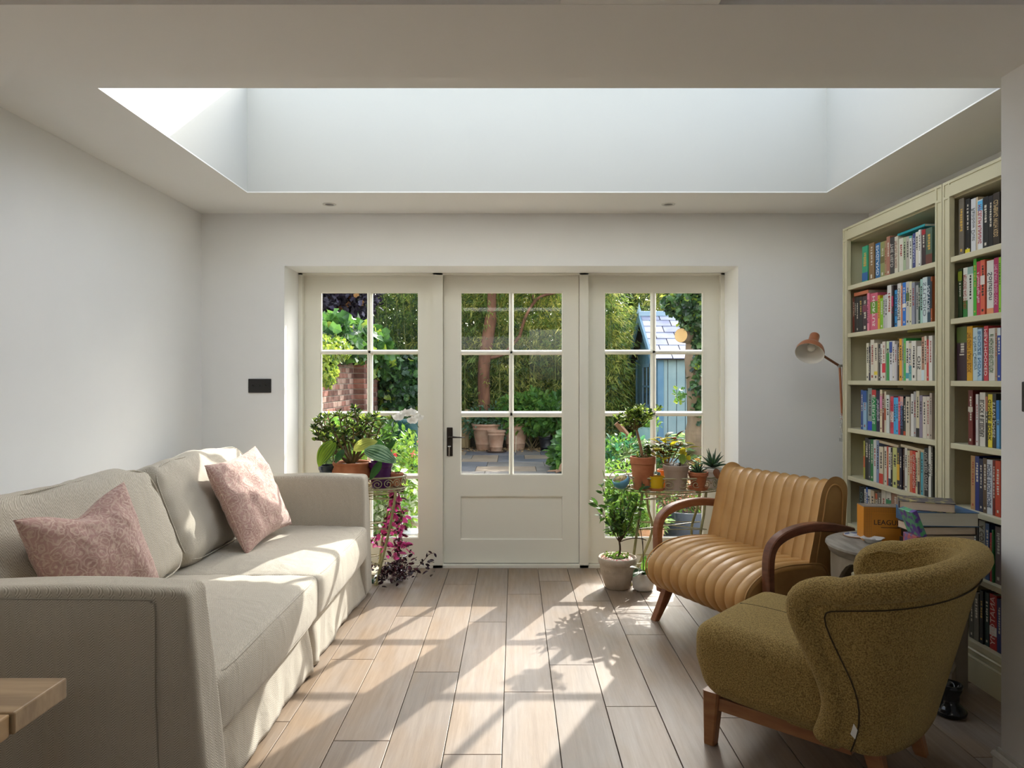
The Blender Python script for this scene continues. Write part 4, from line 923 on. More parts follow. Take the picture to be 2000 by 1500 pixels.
for (bc,si,cr,data) in BK:
    sc_,ox,oy=CR[cr]; z0=SH[si]; items=data.split(';')
    # y range limits inside the case
    ylo,yhi=((Y1A,Y1B) if bc=='far' else (Y2A,Y2B)); ylo+=.026; yhi-=.026
    nbk=len(items); cnt={}
    prev=yhi
    names=[cname(it.split(',')[3]) for it in items]
    tot={c:names.count(c) for c in names}
    for i,it in enumerate(items):
        f=it.strip().split(','); xa=float(f[0])/sc_+ox; xb=float(f[1])/sc_+ox; yt=float(f[2])/sc_+oy
        sa=(xa-VX)/XS; sb=(xb-VX)/XS; ya=FPX/sa; yb=FPX/sb      # ya far, yb near
        s=(sa+sb)/2; zt=EYE-(yt-VY)/s
        h=zt-z0
        if yt>1050 and cr==3: h=.205+.03*((i*7)%5)/5
        h=min(max(h,.14),.262)
        ya=min(ya,prev-.0006); yb=max(yb,ylo+.001)
        if ya-yb<.004: continue
        prev=yb
        col=f[3]; th=ya-yb; dep=.13+.06*((i*37+si*11)%10)/10; xo=XS+.006*((i*13+si*5)%7)/7-.003
        dep=min(dep,BACK-.012-xo)
        cnt[names[i]]=cnt.get(names[i],0)+1
        k=cnt[names[i]]; nm=names[i]; second=f[4] if len(f)>4 else None
        thick='thick ' if th>.05 else ('thin ' if th<.022 else '')
        desc=f"{thick}{nm}{' and '+cname(second) if second and cname(second)!=nm else ''}"
        ordn=(f"{ORD[k-1]}{nm} one from the left" if tot[nm]>1 else f"the only {nm} one")
        lb=f"{desc} book, {ordn} on the {SHN[si]}, {bc} bookcase"
        if len(lb.split())>16: lb=f"{thick}{nm} book, {ordn} on the {SHN[si]}, {bc} bookcase"
        lb=lb.replace(' book, the only',' book, only').replace(' one from the left',' from the left')
        if len(lb.split())>16: lb=lb.replace('thick ','').replace('thin ','')
        if len(lb.split())>16: lb=lb.replace(' on the ',', ')
        if len(lb.split())>18: lb=f"{nm} book, {ordn} on the {SHN[si]}, {bc} bookcase"
        b=thing('book',lb,'book',(xo,(ya+yb)/2,z0),group=f'books on the {SHN[si]} of the {bc} bookcase')
        cm=bmat(col); z1=z0+h; r=.0015
        hard=th>.028
        MB().bbox((xo,yb,z0),(xo+dep,yb+.0018,z1),.0006).bbox((xo,ya-.0018,z0),(xo+dep,ya,z1),.0006).bbox((xo-.0006,yb,z0),(xo+.0022,ya,z1),.0012).obj('cover',cm,b)
        MB().box((xo+.002,yb+.0018,z0+.002),(xo+dep-.003,ya-.0018,z1-.003)).obj('pages',m_bpages,b)
        if second:
            f0,f1=float(f[5]),float(f[6]); MB().box((xo-.0011,yb+.0003,z0+h*f0+.001),(xo,ya-.0003,z0+h*f1-.001)).obj('spine_band',bmat(second),b,label=f'{cname(second)} band on the spine')
        key=(bc,si,i)
        lum=sum(int(col[j:j+2],16) for j in (0,2,4))/765
        if key in TX:
            s_,tc_=TX[key]; n_=len(s_)
            size=min(th*.78,.032)*1.25; wtxt=n_*size*.62; sx=min(1.25,h*.78/wtxt)
            # text runs down the spine: text x -> -z, text y -> spine's y towards camera... facing -x
            Mx=Matrix(((0,0,-1,0),(0,-1,0,0),(-1,0,0,0),(0,0,0,1)))
            Mx=Matrix(((0,0,-1,-.0016),(0,1,0,0),(-1,0,0,h*.52),(0,0,0,1)))
            textobj('title',s_,size,Matrix.Translation((0,0,0))@Mx,mat('foil_'+tc_,tc_,.5),b,sx=sx)
        elif th>.012:
            # fine unreadable printing as small dashes
            tcx='2a2724' if lum>.5 else 'cfc8b8'
            if (i*5+si)%4==0: tcx='9a3a2c' if lum>.5 else 'c9a24a'
            mb=MB(); rr=random.Random(i*31+si*7); zc=z0+h*(.9-.1*rr.random()); w=th*(.16+.1*rr.random()); yc=(ya+yb)/2
            zend=z0+h*(.35+.2*rr.random())
            while zc>zend:
                l=.004+.008*rr.random(); mb.box((xo-.0010,yc-w,zc-l),(xo-.0004,yc+w*(rr.random()*.7+.3),zc)); zc-=l+.003+.004*(rr.random()<.2)
            if rr.random()<.6: mb.box((xo-.0010,yc-w*.8,z0+h*.07),(xo-.0004,yc+w*.8,z0+h*.07+th*.35))
            mb.obj('title_print',bmat(tcx),b,kind='stuff')
# books lying on top of rows
def lying(label,p0,p1,z,th,dep,col,grp,tilt=0):
    y0,y1=sorted((p0,p1)); b=thing('book',label,'book',(XS,(y0+y1)/2,z),group=grp)
    V1,F1=rbox((XS+dep/2,(y0+y1)/2,z+th/2),(dep/2,(y1-y0)/2,th/2),.0012,1,1)
    if tilt: V1=rot(V1,(XS,(y0+y1)/2,z),'X',tilt)
    O('cover',V1,F1,bmat(col),b)
    MBp=MB().box((XS-.0008+.004,y0-.0005,z+.002),(XS+dep-.003,y1+.0005,z+th-.002)); V=np.concatenate(MBp.V)
    if tilt: V=rot(V,(XS,(y0+y1)/2,z),'X',tilt)
    O('pages',V,MBp.F,m_bpages,b)
def yat(px): return FPX/((px-VX)/XS)
def lyt(crop,x0,x1):
    s,ox,oy=CR[crop]; return yat(x0/s+ox),yat(x1/s+ox)
def tops(si,h): return SH[si]+h
lying('teal book lying flat along the row on the top shelf of the far bookcase',*lyt(1,650,955),SH[0]+.192,.012,.12,'1f97a0','books lying on top of rows',tilt=R(0))
lying('orange and white book lying flat above black spines, second shelf down, far bookcase',*lyt(1,160,320),SH[1]+.212,.020,.14,'c9714a','books lying on top of rows')
lying('olive book lying flat over the row on the third shelf down, far bookcase',*lyt(2,900,1080),SH[2]+.241,.012,.13,'8a8a1e','books lying on top of rows')
lying('upper left cream book lying slanted above the fifth shelf row, far bookcase',*lyt(3,415,688),SH[4]+.214,.014,.13,'c9b896','books lying on top of rows',tilt=R(3))
lying('cream book lying slanted above the red spines, fifth shelf down, far bookcase',*lyt(3,714,985),SH[4]+.212,.014,.13,'cdbd9c','books lying on top of rows',tilt=R(3))

# ---------------------------------------------------------------- desk lamp clamped behind the bookcase
m_terra=mat('terracotta_enamel',(.36,.13,.055),.38); m_lin=mat('lamp_white_inner',(.75,.72,.66),.5)
lp=thing('desk_lamp','terracotta orange articulated desk lamp clamped beside the far bookcase','lamp',(1.95,4.27,.95))
cap=P(1591,657,4.32); ax=np.array((-.43,-.56,-.70)); ax/=np.linalg.norm(ax)
prf=[(.0,-.012),(.022,-.012),(.027,-.008),(.0285,-.002),(.0285,.050),(.031,.060),(.040,.072),(.058,.088),(.072,.106),(.080,.127),(.0825,.152)]
V,F=lathe([(r,z) for r,z in prf],44,tuple(cap),ax,cap0=False); O('shade',V,F,m_terra,lp,smooth=True)
V,F=lathe([(.0825,.152),(.0795,.1515),(.077,.126),(.069,.106),(.055,.089),(.038,.075),(.028,.062),(.0,.058)],44,tuple(cap),ax,cap0=False); O('shade_lining',V,F,m_lin,lp,smooth=True)
V,F=lathe([(.0,.06),(.012,.062),(.014,.075),(.022,.088),(.025,.102),(.020,.116),(.010,.124),(0,.126)],24,tuple(cap),ax,cap0=False); O('bulb',V,F,mat('bulb_glass',(.8,.78,.72),.15),lp,smooth=True)
jn=P(1640,715,4.30); ar=P(1594,686,4.31); bt=P(1645,820,4.28); bt2=P(1646,852,4.28)
jn2=jn+np.array((.022,0,.004))
MB().tube([ar,jn],.0075,8).tube([ar+np.array((.003,.014,.004)),jn+np.array((.003,.014,.004))],.004,8).obj('upper_arm',mat('bronze_arm',(.20,.085,.045),.35,metal=.5),lp)
MB().tube([jn,bt],.007,8).tube([jn2+np.array((.002,.01,0)),bt+np.array((.012,.01,.01))],.0045,8).obj('lower_arm',m_terra,lp)
MB().tube([jn-np.array((.004,.014,0)),jn+np.array((.004,.02,0))],.010,10).tube([jn2-np.array((0,.008,0)),jn2+np.array((0,.016,0))],.008,10).tube([jn,jn2],.006).obj('elbow_joint',m_steel,lp)
MB().tube([bt+np.array((0,0,.02)),bt2],.007,8).box((bt2[0]-.008,4.255,bt2[2]-.02),(BX+.03,4.285,bt2[2]+.02)).box((BX+.0,4.232,bt2[2]-.03),(BX+.03,4.285,bt2[2]-.01)).obj('clamp',m_steel,lp)
spr=[bt+(bt2-bt)*t+np.array((.012*math.cos(t*60),.012*math.sin(t*60),0)) for t in np.linspace(-.4,1,80)]
O('spring',*tube(spr,.0015,4),m_steel,lp)
# ---------------------------------------------------------------- plant materials
L_jade=[leafmat('jade_leaf','33481f','5d7a35',.25,.25,30),leafmat('jade_leaf_pale','6f8a3c','9db84c',.45,.3,30),leafmat('jade_dark','1f3018','34502a',.15,.22,30)]
L_green=[leafmat('leaf_mid','47752a','76a544',.45,.5,25),leafmat('leaf_lime','587a2c','7c9c3a',.4,.55,25),leafmat('leaf_deep','2a4a20','47702f',.35,.5,25)]
m_stem=mat('plant_stem','5a4a2c',.7,'7a6640',30); m_soil=mat('potting_soil','1f1610',.95,'3a2a1e',60,bump=.6,bscale=90)
m_pot=mat('terracotta','a5603c',.75,'b8754f',14,bump=.15,bscale=60); m_wire=mat('antique_cream_wire',(.42,.38,.24),.5,(.30,.27,.14),40)
def potprof(r0,r1,h,rim=.012,t=.006):
    return [(0,0),(r0,0),(r0+(r1-r0)*.78,h*.78),(r0+(r1-r0)*.78+rim*.5,h*.79),(r1,h*.82),(r1+.001,h-.003),(r1-.002,h),(r1-t,h),(r1-t-.002,h*.86)]
def pot(root,c,r0,r1,h,m,rim=.012,name='pot',soil=True,**k):
    O(name,*lathe(potprof(r0,r1,h,rim),32,c,cap0=False),m,root,smooth=40,**k)
    if soil: O('soil',*lathe([(r1-.007,h*.87),(r1*.5,h*.90),(0,h*.91)],20,c,cap0=False),m_soil,root,smooth=True)
def plant(name,label,cat,c,group=None): return thing(name,label,cat,tuple(c),group=group)
def jade(root,c,tips,r=.007,nl=12,ls=.032,w=None,seed=1,spread=.035):
    c=np.array(c); mb=MB(); pos=[];dr=[]
    rr=np.random.default_rng(seed)
    for tp in tips:
        tp=np.array(tp); mid=(c+tp)/2+np.array([(tp[0]-c[0])*.25,0,-.03+.03*rr.random()])
        pts=bez(c+rr.normal(size=3)*.008*np.array([1,1,0]),mid,tp,9); mb.tube(pts,[r*(1-.6*i/8) for i in range(9)],6)
        twigs=[(tp,pts[-1]-pts[-3])]
        for q in (4,5,6,7):
            e=pts[q]+np.array([rr.normal()*spread,rr.normal()*spread,abs(rr.normal())*spread]); mb.tube([pts[q],e],[r*.5,r*.3],5); twigs.append((e,e-pts[q]))
        for e,d in twigs:
            d=d/np.linalg.norm(d)
            for k in range(nl):
                a=k*2.4; side=np.array([math.cos(a),math.sin(a),.15+.9*(k/nl)**1.5]); p=e-d*.028*(1-k/nl)+side*.002
                pos.append(p); dr.append(side+d*.2+rr.normal(size=3)*.15)
    mb.obj('stem',m_stem,root,smooth=True)
    n=len(pos); sz=ls*(.7+.5*rr.random(n))
    leafobj('leaves',pos,dr,sz,.62,L_jade,root,'oval',w=w or (.5,.28,.22),smooth=True)
RIB={}
def bigleaf(root,base,tip,width,m,up=(0,0,1),droop=.25,name='leaf',fold=.12,veins=0,label=None):
    base=np.array(base);tip=np.array(tip);L=np.linalg.norm(tip-base);d=(tip-base)/L
    side=np.cross(d,np.array(up,float));side/=np.linalg.norm(side)+1e-9;n=np.cross(side,d);N=14;K=19;V=[];F=[]
    for i in range(N):
        t=i/(N-1);w=width*.5*(math.sin(math.pi*t**.8)**.75 if 0<t<1 else 0.0)
        cpt=base+d*L*t+n*(L*droop*4*t*(1-t)*.5)
        for j in range(K):
            s_=(j/(K-1))*2-1
            V.append(cpt+side*w*s_+n*(fold*w*abs(s_)+.0045*min(1,w/.03)*math.cos(s_*7*math.pi)*math.sin(math.pi*t)))
    for i in range(N-1):
        for j in range(K-1): a=i*K+j;F.append((a,a+1,a+K+1,a+K))
    if width>.055 and m.name in RIB:
        mi=[1 if (j%3==0 and 0<i<12) else 0 for i in range(N-1) for j in range(K-1)]
        return O(name,V,F,[m,RIB[m.name]],root,smooth=True,label=label,mi=mi)
    return O(name,V,F,m,root,smooth=True,label=label)
def ribleaf(name,c,c2,trans):
    m=leafmat(name,c,c2,trans,.35,16); return m
m_leg=mat('olive_painted_iron',(.36,.34,.16),.5,(.26,.24,.10),30)
VEIN={}
# ---------------------------------------------------------------- wire plant stands
def stand(label,cx,cy,a,b,zt,legs):
    o=thing('plant_stand',label,'plant stand',(cx,cy,0),group='wire plant stands by the glazed doors')
    def oval(a_,b_,z,n=48): return [(cx+a_*math.cos(t),cy+b_*math.sin(t),z) for t in np.linspace(0,2*math.pi,n,endpoint=False)]
    mb=MB()
    V,F=tube(oval(a,b,zt),.0055,8,closed=True); mb.add(V,F); V,F=tube(oval(a*.97,b*.97,zt-.075),.005,8,closed=True); mb.add(V,F); V,F=tube(oval(a*.96,b*.96,zt-.088),.004,8,closed=True); mb.add(V,F)
    mb.obj('rim',m_wire,o,smooth=True)
    mb=MB()
    for i in range(-9,10):
        x=i*.1*a; y=b*.96*math.sqrt(max(0,1-(x/a)**2)); mb.tube([(cx+x,cy-y,zt-.08),(cx+x,cy+y,zt-.08)],.0022,5)
    for i in range(-4,5):
        y=i*.2*b; x=a*.96*math.sqrt(max(0,1-(y/b)**2)); mb.tube([(cx-x,cy+y,zt-.078),(cx+x,cy+y,zt-.078)],.0022,5)
    mb.obj('mesh_tray',m_wire,o,kind='stuff')
    # scrolls round the basket
    NS=22
    for k in range(NS):
        t0=k/NS*2*math.pi; pts=[]; sg=1 if k%2 else -1
        for q in np.linspace(0,1,22):
            ang=q*3.3*math.pi; r=.030*(1-q*.80); u=sg*(r*math.cos(ang)); z=zt-.038+r*math.sin(ang)
            t=t0+u/((a+b)/2); pts.append((cx+a*.985*math.cos(t),cy+b*.985*math.sin(t),z))
        O('scroll',*tube(pts,.0028,5),m_wire,o,smooth=True)
    for (x0,y0,x1,y1,x2,y2) in legs:
        pts=catm([(x0,y0,zt-.085),((x0*.6+x1*.4),(y0*.6+y1*.4),zt*.66),(x1,y1,zt*.42),(x2,y2,.012)],5)
        MB().tube(pts,.0085,8).tube([(x2,y2,.018),(x2,y2,0)],[.012,.015],8).obj('leg',m_leg,o,smooth=40)
    for z in (zt*.80,zt*.52,zt*.19):
        pts=[((l[0]*(z/zt)+l[4]*(1-z/zt)),(l[1]*(z/zt)+l[5]*(1-z/zt)),z) for l in legs]
        O('stretcher',*tube(pts,.0035,6,closed=True),m_wire,o)
    return o
def S(px,py,d): return P(px,py,d)
ZT=.665
lx=-.965; 
stand('cream wire oval plant stand with scrollwork behind the sofa, left window',lx,4.60,.27,.15,ZT,[(-.745,4.50,-.80,4.50,-.862,4.475),(-1.18,4.50,-1.14,4.50,-1.10,4.48),(-.80,4.69,-.86,4.70,-.90,4.74),(-1.14,4.69,-1.08,4.70,-1.05,4.74)])
rx=1.0
stand('cream wire oval plant stand with scrollwork in front of the right window',rx,4.60,.315,.155,ZT,[(.80,4.49,.76,4.49,.72,4.47),(1.20,4.49,1.165,4.49,1.20,4.47),(.86,4.70,.90,4.70,.80,4.74),(1.22,4.70,1.16,4.70,1.22,4.74)])
ZP=ZT-.074
# left stand ----------------------------------------------------
c=np.array((-1.045,4.60,ZP)); o=plant('potted_jade_plant','large bushy jade plant in a squat terracotta pot on the left plant stand','plant',c)
O('pot',*lathe([(0,0),(.075,0),(.112,.04),(.125,.085),(.122,.115),(.112,.135),(.119,.150),(.122,.158),(.117,.165),(.108,.160),(.108,.145)],36,tuple(c),cap0=False),m_pot,o,smooth=True)
O('soil',*lathe([(.112,.145),(0,.152)],24,tuple(c),cap0=False),m_soil,o)
tips=[S(x,y,d) for x,y,d in ((622,815,4.6),(640,808,4.68),(662,806,4.55),(676,812,4.66),(700,802,4.62),(735,808,4.68),(612,832,4.55),(650,830,4.45),(690,828,4.5),(716,815,4.55),(745,828,4.6),(634,850,4.5),(668,845,4.7),(700,812,4.75),(620,845,4.65),(725,835,4.72))]
jade(o,c+np.array((0,0,.15)),tips,.009,12,.036,seed=3,spread=.04)
# broad-leaved plant in a dark pot
c=np.array((-1.19,4.62,ZP)); o=plant('potted_hosta','broad-leaved striped plant in a dark blue pot at the left end of the left stand','plant',c)
O('pot',*lathe(potprof(.05,.072,.14,.006),28,tuple(c),cap0=False),mat('dark_blue_glaze',(.02,.03,.05),.2),o,smooth=40)
O('soil',*lathe([(.06,.12),(0,.125)],18,tuple(c),cap0=False),m_soil,o)
mh=leafmat('hosta_leaf','4a7a26','7fae3e',.55,.35,10,tc_='b9d43a'); RIB['hosta_leaf']=leafmat('hosta_rib','2c5418','44762a',.5,.35,10,tc_='7fa428'); RIB['hosta_pale']=leafmat('hosta_pale_rib','93a044','b2bd58',.5,.4,10); RIB['calathea_leaf']=leafmat('calathea_rib','24482a','44704a',.3,.25,14); RIB['calathea_silver']=leafmat('calathea_silver_rib','486a4a','7a987a',.3,.25,14); RIB['hosta_dark']=leafmat('hosta_dark_rib','142f12','22501c',.3,.3,12); mh2=leafmat('hosta_pale','a9b552','c5cf6d',.5,.4,12); mh3=leafmat('hosta_dark','1f451c','2f6327',.3,.3,12)
bt_=c+np.array((.02,0,.13))
for base,tip,w,m_,up,dr_ in (
   (S(655,862,4.5),S(622,912,4.46),.115,mh,(-.3,-1,.45),.25),(S(672,878,4.46),S(655,905,4.44),.05,mh3,(-.2,-1,.4),.2)):
    O('leaf_stalk',*tube(bez(bt_,(bt_+base)/2+np.array((0,-.03,.06)),base,8),.0035,6),m_stem,o,smooth=True)
    bigleaf(o,base,tip,w,m_,up,dr_)
c=np.array((-.86,4.60,ZP)); o=plant('potted_orchid','white moth orchid with broad ribbed leaves in a glossy purple pot, left stand','plant',c)
O('pot',*lathe(potprof(.055,.078,.165,.004),36,tuple(c),cap0=False),mat('purple_glaze',(.055,.006,.085),.15),o,smooth=40)
O('soil',*lathe([(.068,.14),(0,.15)],20,tuple(c),cap0=False),m_soil,o)
b0=c+np.array((0,0,.15))
for base,tip,w,m_,up,dr_ in ((S(712,877,4.42),S(775,905,4.36),.125,mh3 if 0 else leafmat('calathea_leaf','5a8656','92b48e',.35,.25,14),(.15,-1,1.0),.2),
   (S(690,880,4.45),S(738,862,4.5),.085,mh2,(0,-1,.7),.35),(S(745,882,4.6),S(737,858,4.62),.07,mh3,(0,-1,.2),.1),
   (S(752,882,4.6),S(775,858,4.6),.04,mh3,(0,-1,.5),.1),(S(700,882,4.55),S(690,850,4.6),.07,leafmat('calathea_silver','6d8a6a','b9c8b4',.4,.2,18),(0,-1,.3),.1),
   (S(745,900,4.42),S(722,938,4.40),.05,mh3,(0,-1,.2),.1)):
    bigleaf(o,base,tip,w,m_,up,dr_)
sp_=catm([b0,S(756,880,4.6),S(763,850,4.6),S(772,828,4.6),S(790,816,4.62),S(808,822,4.64),S(818,835,4.65)],6)
O('flower_stem',*tube(sp_,.0022,6),mat('orchid_stem','4a5a2c',.6),o,smooth=True)
m_petal=leafmat('white_petal',(.80,.79,.74),(.86,.85,.82),.35,.6,10,tc_=(.85,.84,.8))
for i,(x,y,d,sc_,ry) in enumerate(((778,816,4.6,1,.3),(792,808,4.62,1.0,-.2),(803,806,4.64,.95,.5),(806,822,4.6,1,-.4),(818,816,4.66,.9,.2))):
    ctr=S(x,y,d); f=np.array((.25*ry,-1,-.15+.2*ry)); f/=np.linalg.norm(f); u=np.cross(f,(0,0,1.));u/=np.linalg.norm(u); v=np.cross(u,f)
    pos=[];drc=[];sz=[]
    for k,(a,s_) in enumerate(((90,.036),(200,.030),(340,.030),(20,.042),(160,.042),(270,.018))):
        pos.append(ctr);drc.append(u*math.cos(R(a))+v*math.sin(R(a))+f*.25);sz.append(s_*sc_)
    V,F=leaves(pos,drc,np.array(sz),1.05,'oval',nrm=np.tile(f,(6,1))); O('flower',V,F,m_petal,o,smooth=True)
# trailing purple plant
m_pk=leafmat('pink_leaf','b0326e','d8609a',.5,.4,30,tc_='f060b0'); m_mar=leafmat('maroon_leaf','3a1420','6a2a36',.25,.3,30); m_dp=leafmat('dark_purple_leaf','22121c','3a2230',.1,.2,30)
c=np.array((-.775,4.66,ZP)); o=plant('trailing_plant','trailing purple and pink-leaved plant in a small terracotta pot, hanging to the floor','plant',(c[0],c[1],ZP))
pot(o,c,.038,.052,.085,m_pot,.006)
rr=np.random.default_rng(5); pos=[];dr=[];mb=MB(); cl=[]
tr_=[[(c[0],c[1]-.02,ZP+.09),S(779,925,4.64),S(772,960,4.63),S(768,1000,4.63),S(762,1040,4.63),S(750,1075,4.63)],
     [(c[0],c[1]-.02,ZP+.09),S(784,925,4.64),S(778,965,4.63),S(785,1010,4.63),S(782,1045,4.63),S(795,1068,4.63)],
     [(c[0],c[1]-.02,ZP+.09),S(774,930,4.64),S(770,985,4.63),S(748,1030,4.63),S(730,1060,4.63)],
     [S(770,1040,4.63),S(778,1065,4.63),S(765,1090,4.63)]]
for t in tr_:
    pts=catm(t,8); mb.tube(pts,.002,5)
    for i,p in enumerate(pts[5:]):
        if p[2]>.58: continue
        for _ in range(3): pos.append(p+rr.normal(size=3)*.010); dr.append(rr.normal(size=3)*np.array((1,.7,.6))+np.array((0,-.2,-.3)))
mb.obj('stem',mat('purple_stem','4a2a24',.6),o,smooth=True)
leafobj('leaves',pos,dr,.036+.024*rr.random(len(pos)),.55,[m_pk,m_mar],o,'oval',w=(.62,.38))
pos=[];dr=[];mb=MB()
for k in range(26):
    bx_,by_=S(770,1095,4.55)[0]+rr.normal()*.06,4.56+rr.normal()*.07
    e=np.array((bx_+rr.normal()*.06,by_+rr.normal()*.05,.02+.10*rr.random()))
    mb.tube([(bx_,by_,.03),e],.002,5)
    for q in range(9): pos.append(e+rr.normal(size=3)*.018); dr.append(rr.normal(size=3)+np.array((0,0,.1)))
for k in range(14):
    e=np.array((S(815,1095,4.6)[0]+rr.normal()*.04,4.60+rr.normal()*.04,.03+.09*rr.random())); pos.append(e);dr.append((rr.normal(),rr.normal(),-.6))
    pos.append(e+.01);dr.append((rr.normal(),rr.normal(),.1))
pts=catm([(S(800,1105,4.62)[0],4.62,.02),S(825,1098,4.62),S(838,1083,4.62),S(848,1080,4.6)],6); mb.tube(pts,.0022,5)
for p in pts[6::3]: pos.append(p);dr.append((rr.normal(),-.3,rr.normal()))
pos=[np.array((p[0],p[1],max(p[2],.012))) for p in pos]
mb.obj('floor_stems',mat('purple_stem','4a2a24',.6),o,kind='stuff')
leafobj('floor_leaves',pos,dr,.028+.02*rr.random(len(pos)),.55,[m_dp,m_mar],o,'oval',w=(.8,.2))
# tray and stacked pale books/boxes under the left stand
q=G(716,1128,0)
o=thing('tray','dark green tray on the floor under the left plant stand','tray',(-1.02,4.60,0)); MB().bbox((-1.17,4.50,0),(-.885,4.72,.028),.003).obj('tray_body',mat('green_tray',(.008,.06,.035),.4),o)
o=thing('seed_tray','cream tray with a chipped rim on top of the green tray under the left stand','tray',(-1.02,4.60,.0285)); MB().bbox((-1.16,4.51,.0285),(-.89,4.71,.05),.003).bbox((-1.17,4.505,.05),(-.88,4.715,.058),.002).obj('tray_body',mat('cream_tray',(.5,.45,.33),.6,(.38,.33,.22),20),o)
# right stand ----------------------------------------------------
c=np.array((zx(1256,4.52),4.53,ZP)); o=plant('potted_jade_plant','small jade tree in a tall terracotta pot at the left of the right stand','plant',c)
pot(o,c,.058,.080,.205,m_pot,.010)
b0=c+np.array((0,0,.19)); f1=S(1243,838,4.53)
mb=MB().tube(bez(b0,(b0+f1)/2+np.array((.005,0,0)),f1,6),[.010,.010,.0095,.009,.008,.007],8)
mb.tube(bez(b0+np.array((.015,-.01,0)),b0+np.array((.02,0,.05)),b0+np.array((.035,0,.09)),5),.004,6); mb.obj('trunk',mat('jade_trunk','7a5d42',.8,'9a7a58',20),o,smooth=True)
jade(o,f1,[S(x,y,d) for x,y,d in ((1224,808,4.5),(1232,800,4.56),(1246,803,4.5),(1254,808,4.6),(1268,806,4.52),(1226,820,4.58),(1240,815,4.45),(1222,830,4.5),(1272,812,4.56))],.005,11,.033,(.3,.5,.2),seed=8,spread=.040)
jade(o,b0,[b0+np.array(p) for p in ((.04,-.01,.08),(.05,.02,.05),(.03,.02,.1),(-.03,.0,.02))],.003,8,.02,(.4,.4,.2),seed=9,spread=.012)
c=np.array((zx(1283,4.48),4.482,ZP)); o=plant('potted_succulent','grey-blue succulent in a small yellow tin on a terracotta saucer, right stand','plant',c)
O('saucer',*lathe([(0,0),(.045,0),(.052,.016),(.048,.016),(.044,.006),(0,.006)],28,tuple(c),cap0=False),m_pot,o,smooth=40)
c2=c+np.array((0,0,.008)); O('pot',*lathe([(0,0),(.042,0),(.044,.045),(.048,.075),(.049,.078),(.047,.080),(.045,.076)],32,tuple(c2),cap0=False),mat('yellow_tin',(.72,.46,.01),.4,(.60,.55,.40),18,lo=.62,hi=.66),o,smooth=40)
m_suc=leafmat('blue_succulent','7d9a98','a9c0b8',.15,.5,20); pos=[];dr=[];rr=np.random.default_rng(11)
for k in range(7):
    e=c2+np.array((rr.normal()*.018,rr.normal()*.018,.082+.012*rr.random()))
    for q in range(12): a=q*2.4; pos.append(e);dr.append((math.cos(a),math.sin(a),.3+q*.12))
leafobj('leaves',pos,dr,.017,.6,[m_suc],o,'oval')
c=np.array((zx(1303,4.62),4.64,ZP)); o=plant('potted_croton','croton with yellow and green mottled leaves in an orange pot, centre of right stand','plant',c)
pot(o,c,.045,.06,.11,mat('orange_glaze',(.62,.20,.03),.35),.006)
m_cy=leafmat('croton_yellow','8a7f18','c0b02c',.35,.6,22,tc_='e8e030'); m_cg=leafmat('croton_green','3c4e22','74803a',.3,.6,22); m_cb=leafmat('croton_brown','3a2414','6a3f1c',.25,.6,22)
b0=c+np.array((0,0,.1)); rr=np.random.default_rng(12); mb=MB()
for k,(x,y,d) in enumerate(((1288,862,4.6),(1300,855,4.65),(1318,856,4.6),(1330,865,4.6),(1280,872,4.55),(1310,870,4.5),(1338,878,4.6),(1296,880,4.5))):
    e=S(x,y,d); mb.tube([b0,e],.0035,6)
    for q in range(8):
        a=q*2.4+k; dv=np.array((math.cos(a),.7*math.sin(a),.25-.25*rr.random())); dv/=np.linalg.norm(dv)
        if k==2 and q==0: dv=np.array((.8,0,.55))
        bigleaf(o,e-np.array((0,0,.009*q)),e-np.array((0,0,.009*q))+dv*(.075+.035*rr.random()),.036,[m_cy,m_cg,m_cb][int(rr.choice(3,p=(.30,.42,.28)))],droop=.2)
mb.obj('stem',m_stem,o)
c=np.array((zx(1320,4.51),4.51,ZP)); o=plant('plant_pot','wide taupe pot holding white pebbles and a single pale heart leaf, right stand','plant pot',c)
pot(o,c,.062,.080,.155,mat('taupe_clay',(.40,.31,.245),.7,(.46,.37,.30),10),.002)
for k in range(7): 
    a=k*2.4; pe=c+np.array((.02*math.cos(a)-.01,.02*math.sin(a),.145+.003*k)); O('pebble',*rbox(tuple(pe),(.011,.009,.009),.008,1,2),mat('white_quartz',(.8,.78,.8),.25),o,smooth=True)
lb0=c+np.array((.025,0,.14)); m_hl=leafmat('heart_leaf','8fb04c','a8c866',.5,.4,20)
MB().tube(bez(lb0,lb0+np.array((.01,-.01,.05)),lb0+np.array((.012,-.02,.085)),6),.002,5).obj('stalk',m_stem,o)
bigleaf(o,lb0+np.array((.012,-.02,.085)),lb0+np.array((.010,-.03,.02)),.05,m_hl,(0,-1,.1),.05)
for k,(dx,dz) in enumerate(((.0,.0),(.02,.02),(-.015,.03),(.01,.045),(.03,-.005))):
    p=S(1336,888,4.5)+np.array((dx-.01,0,dz)); bigleaf(o,p,p+np.array((.015*(-1)**k,-.01,-.03)),.032,m_cy,(0,-1,.1),.1)
MB().tube(bez(lb0,lb0+np.array((.0,-.0,.08)),S(1336,880,4.5),6),.002,5).obj('stalk',m_stem,o)
m_aloe=leafmat('aloe_leaf','24402a','3f6440',.1,.3,20)
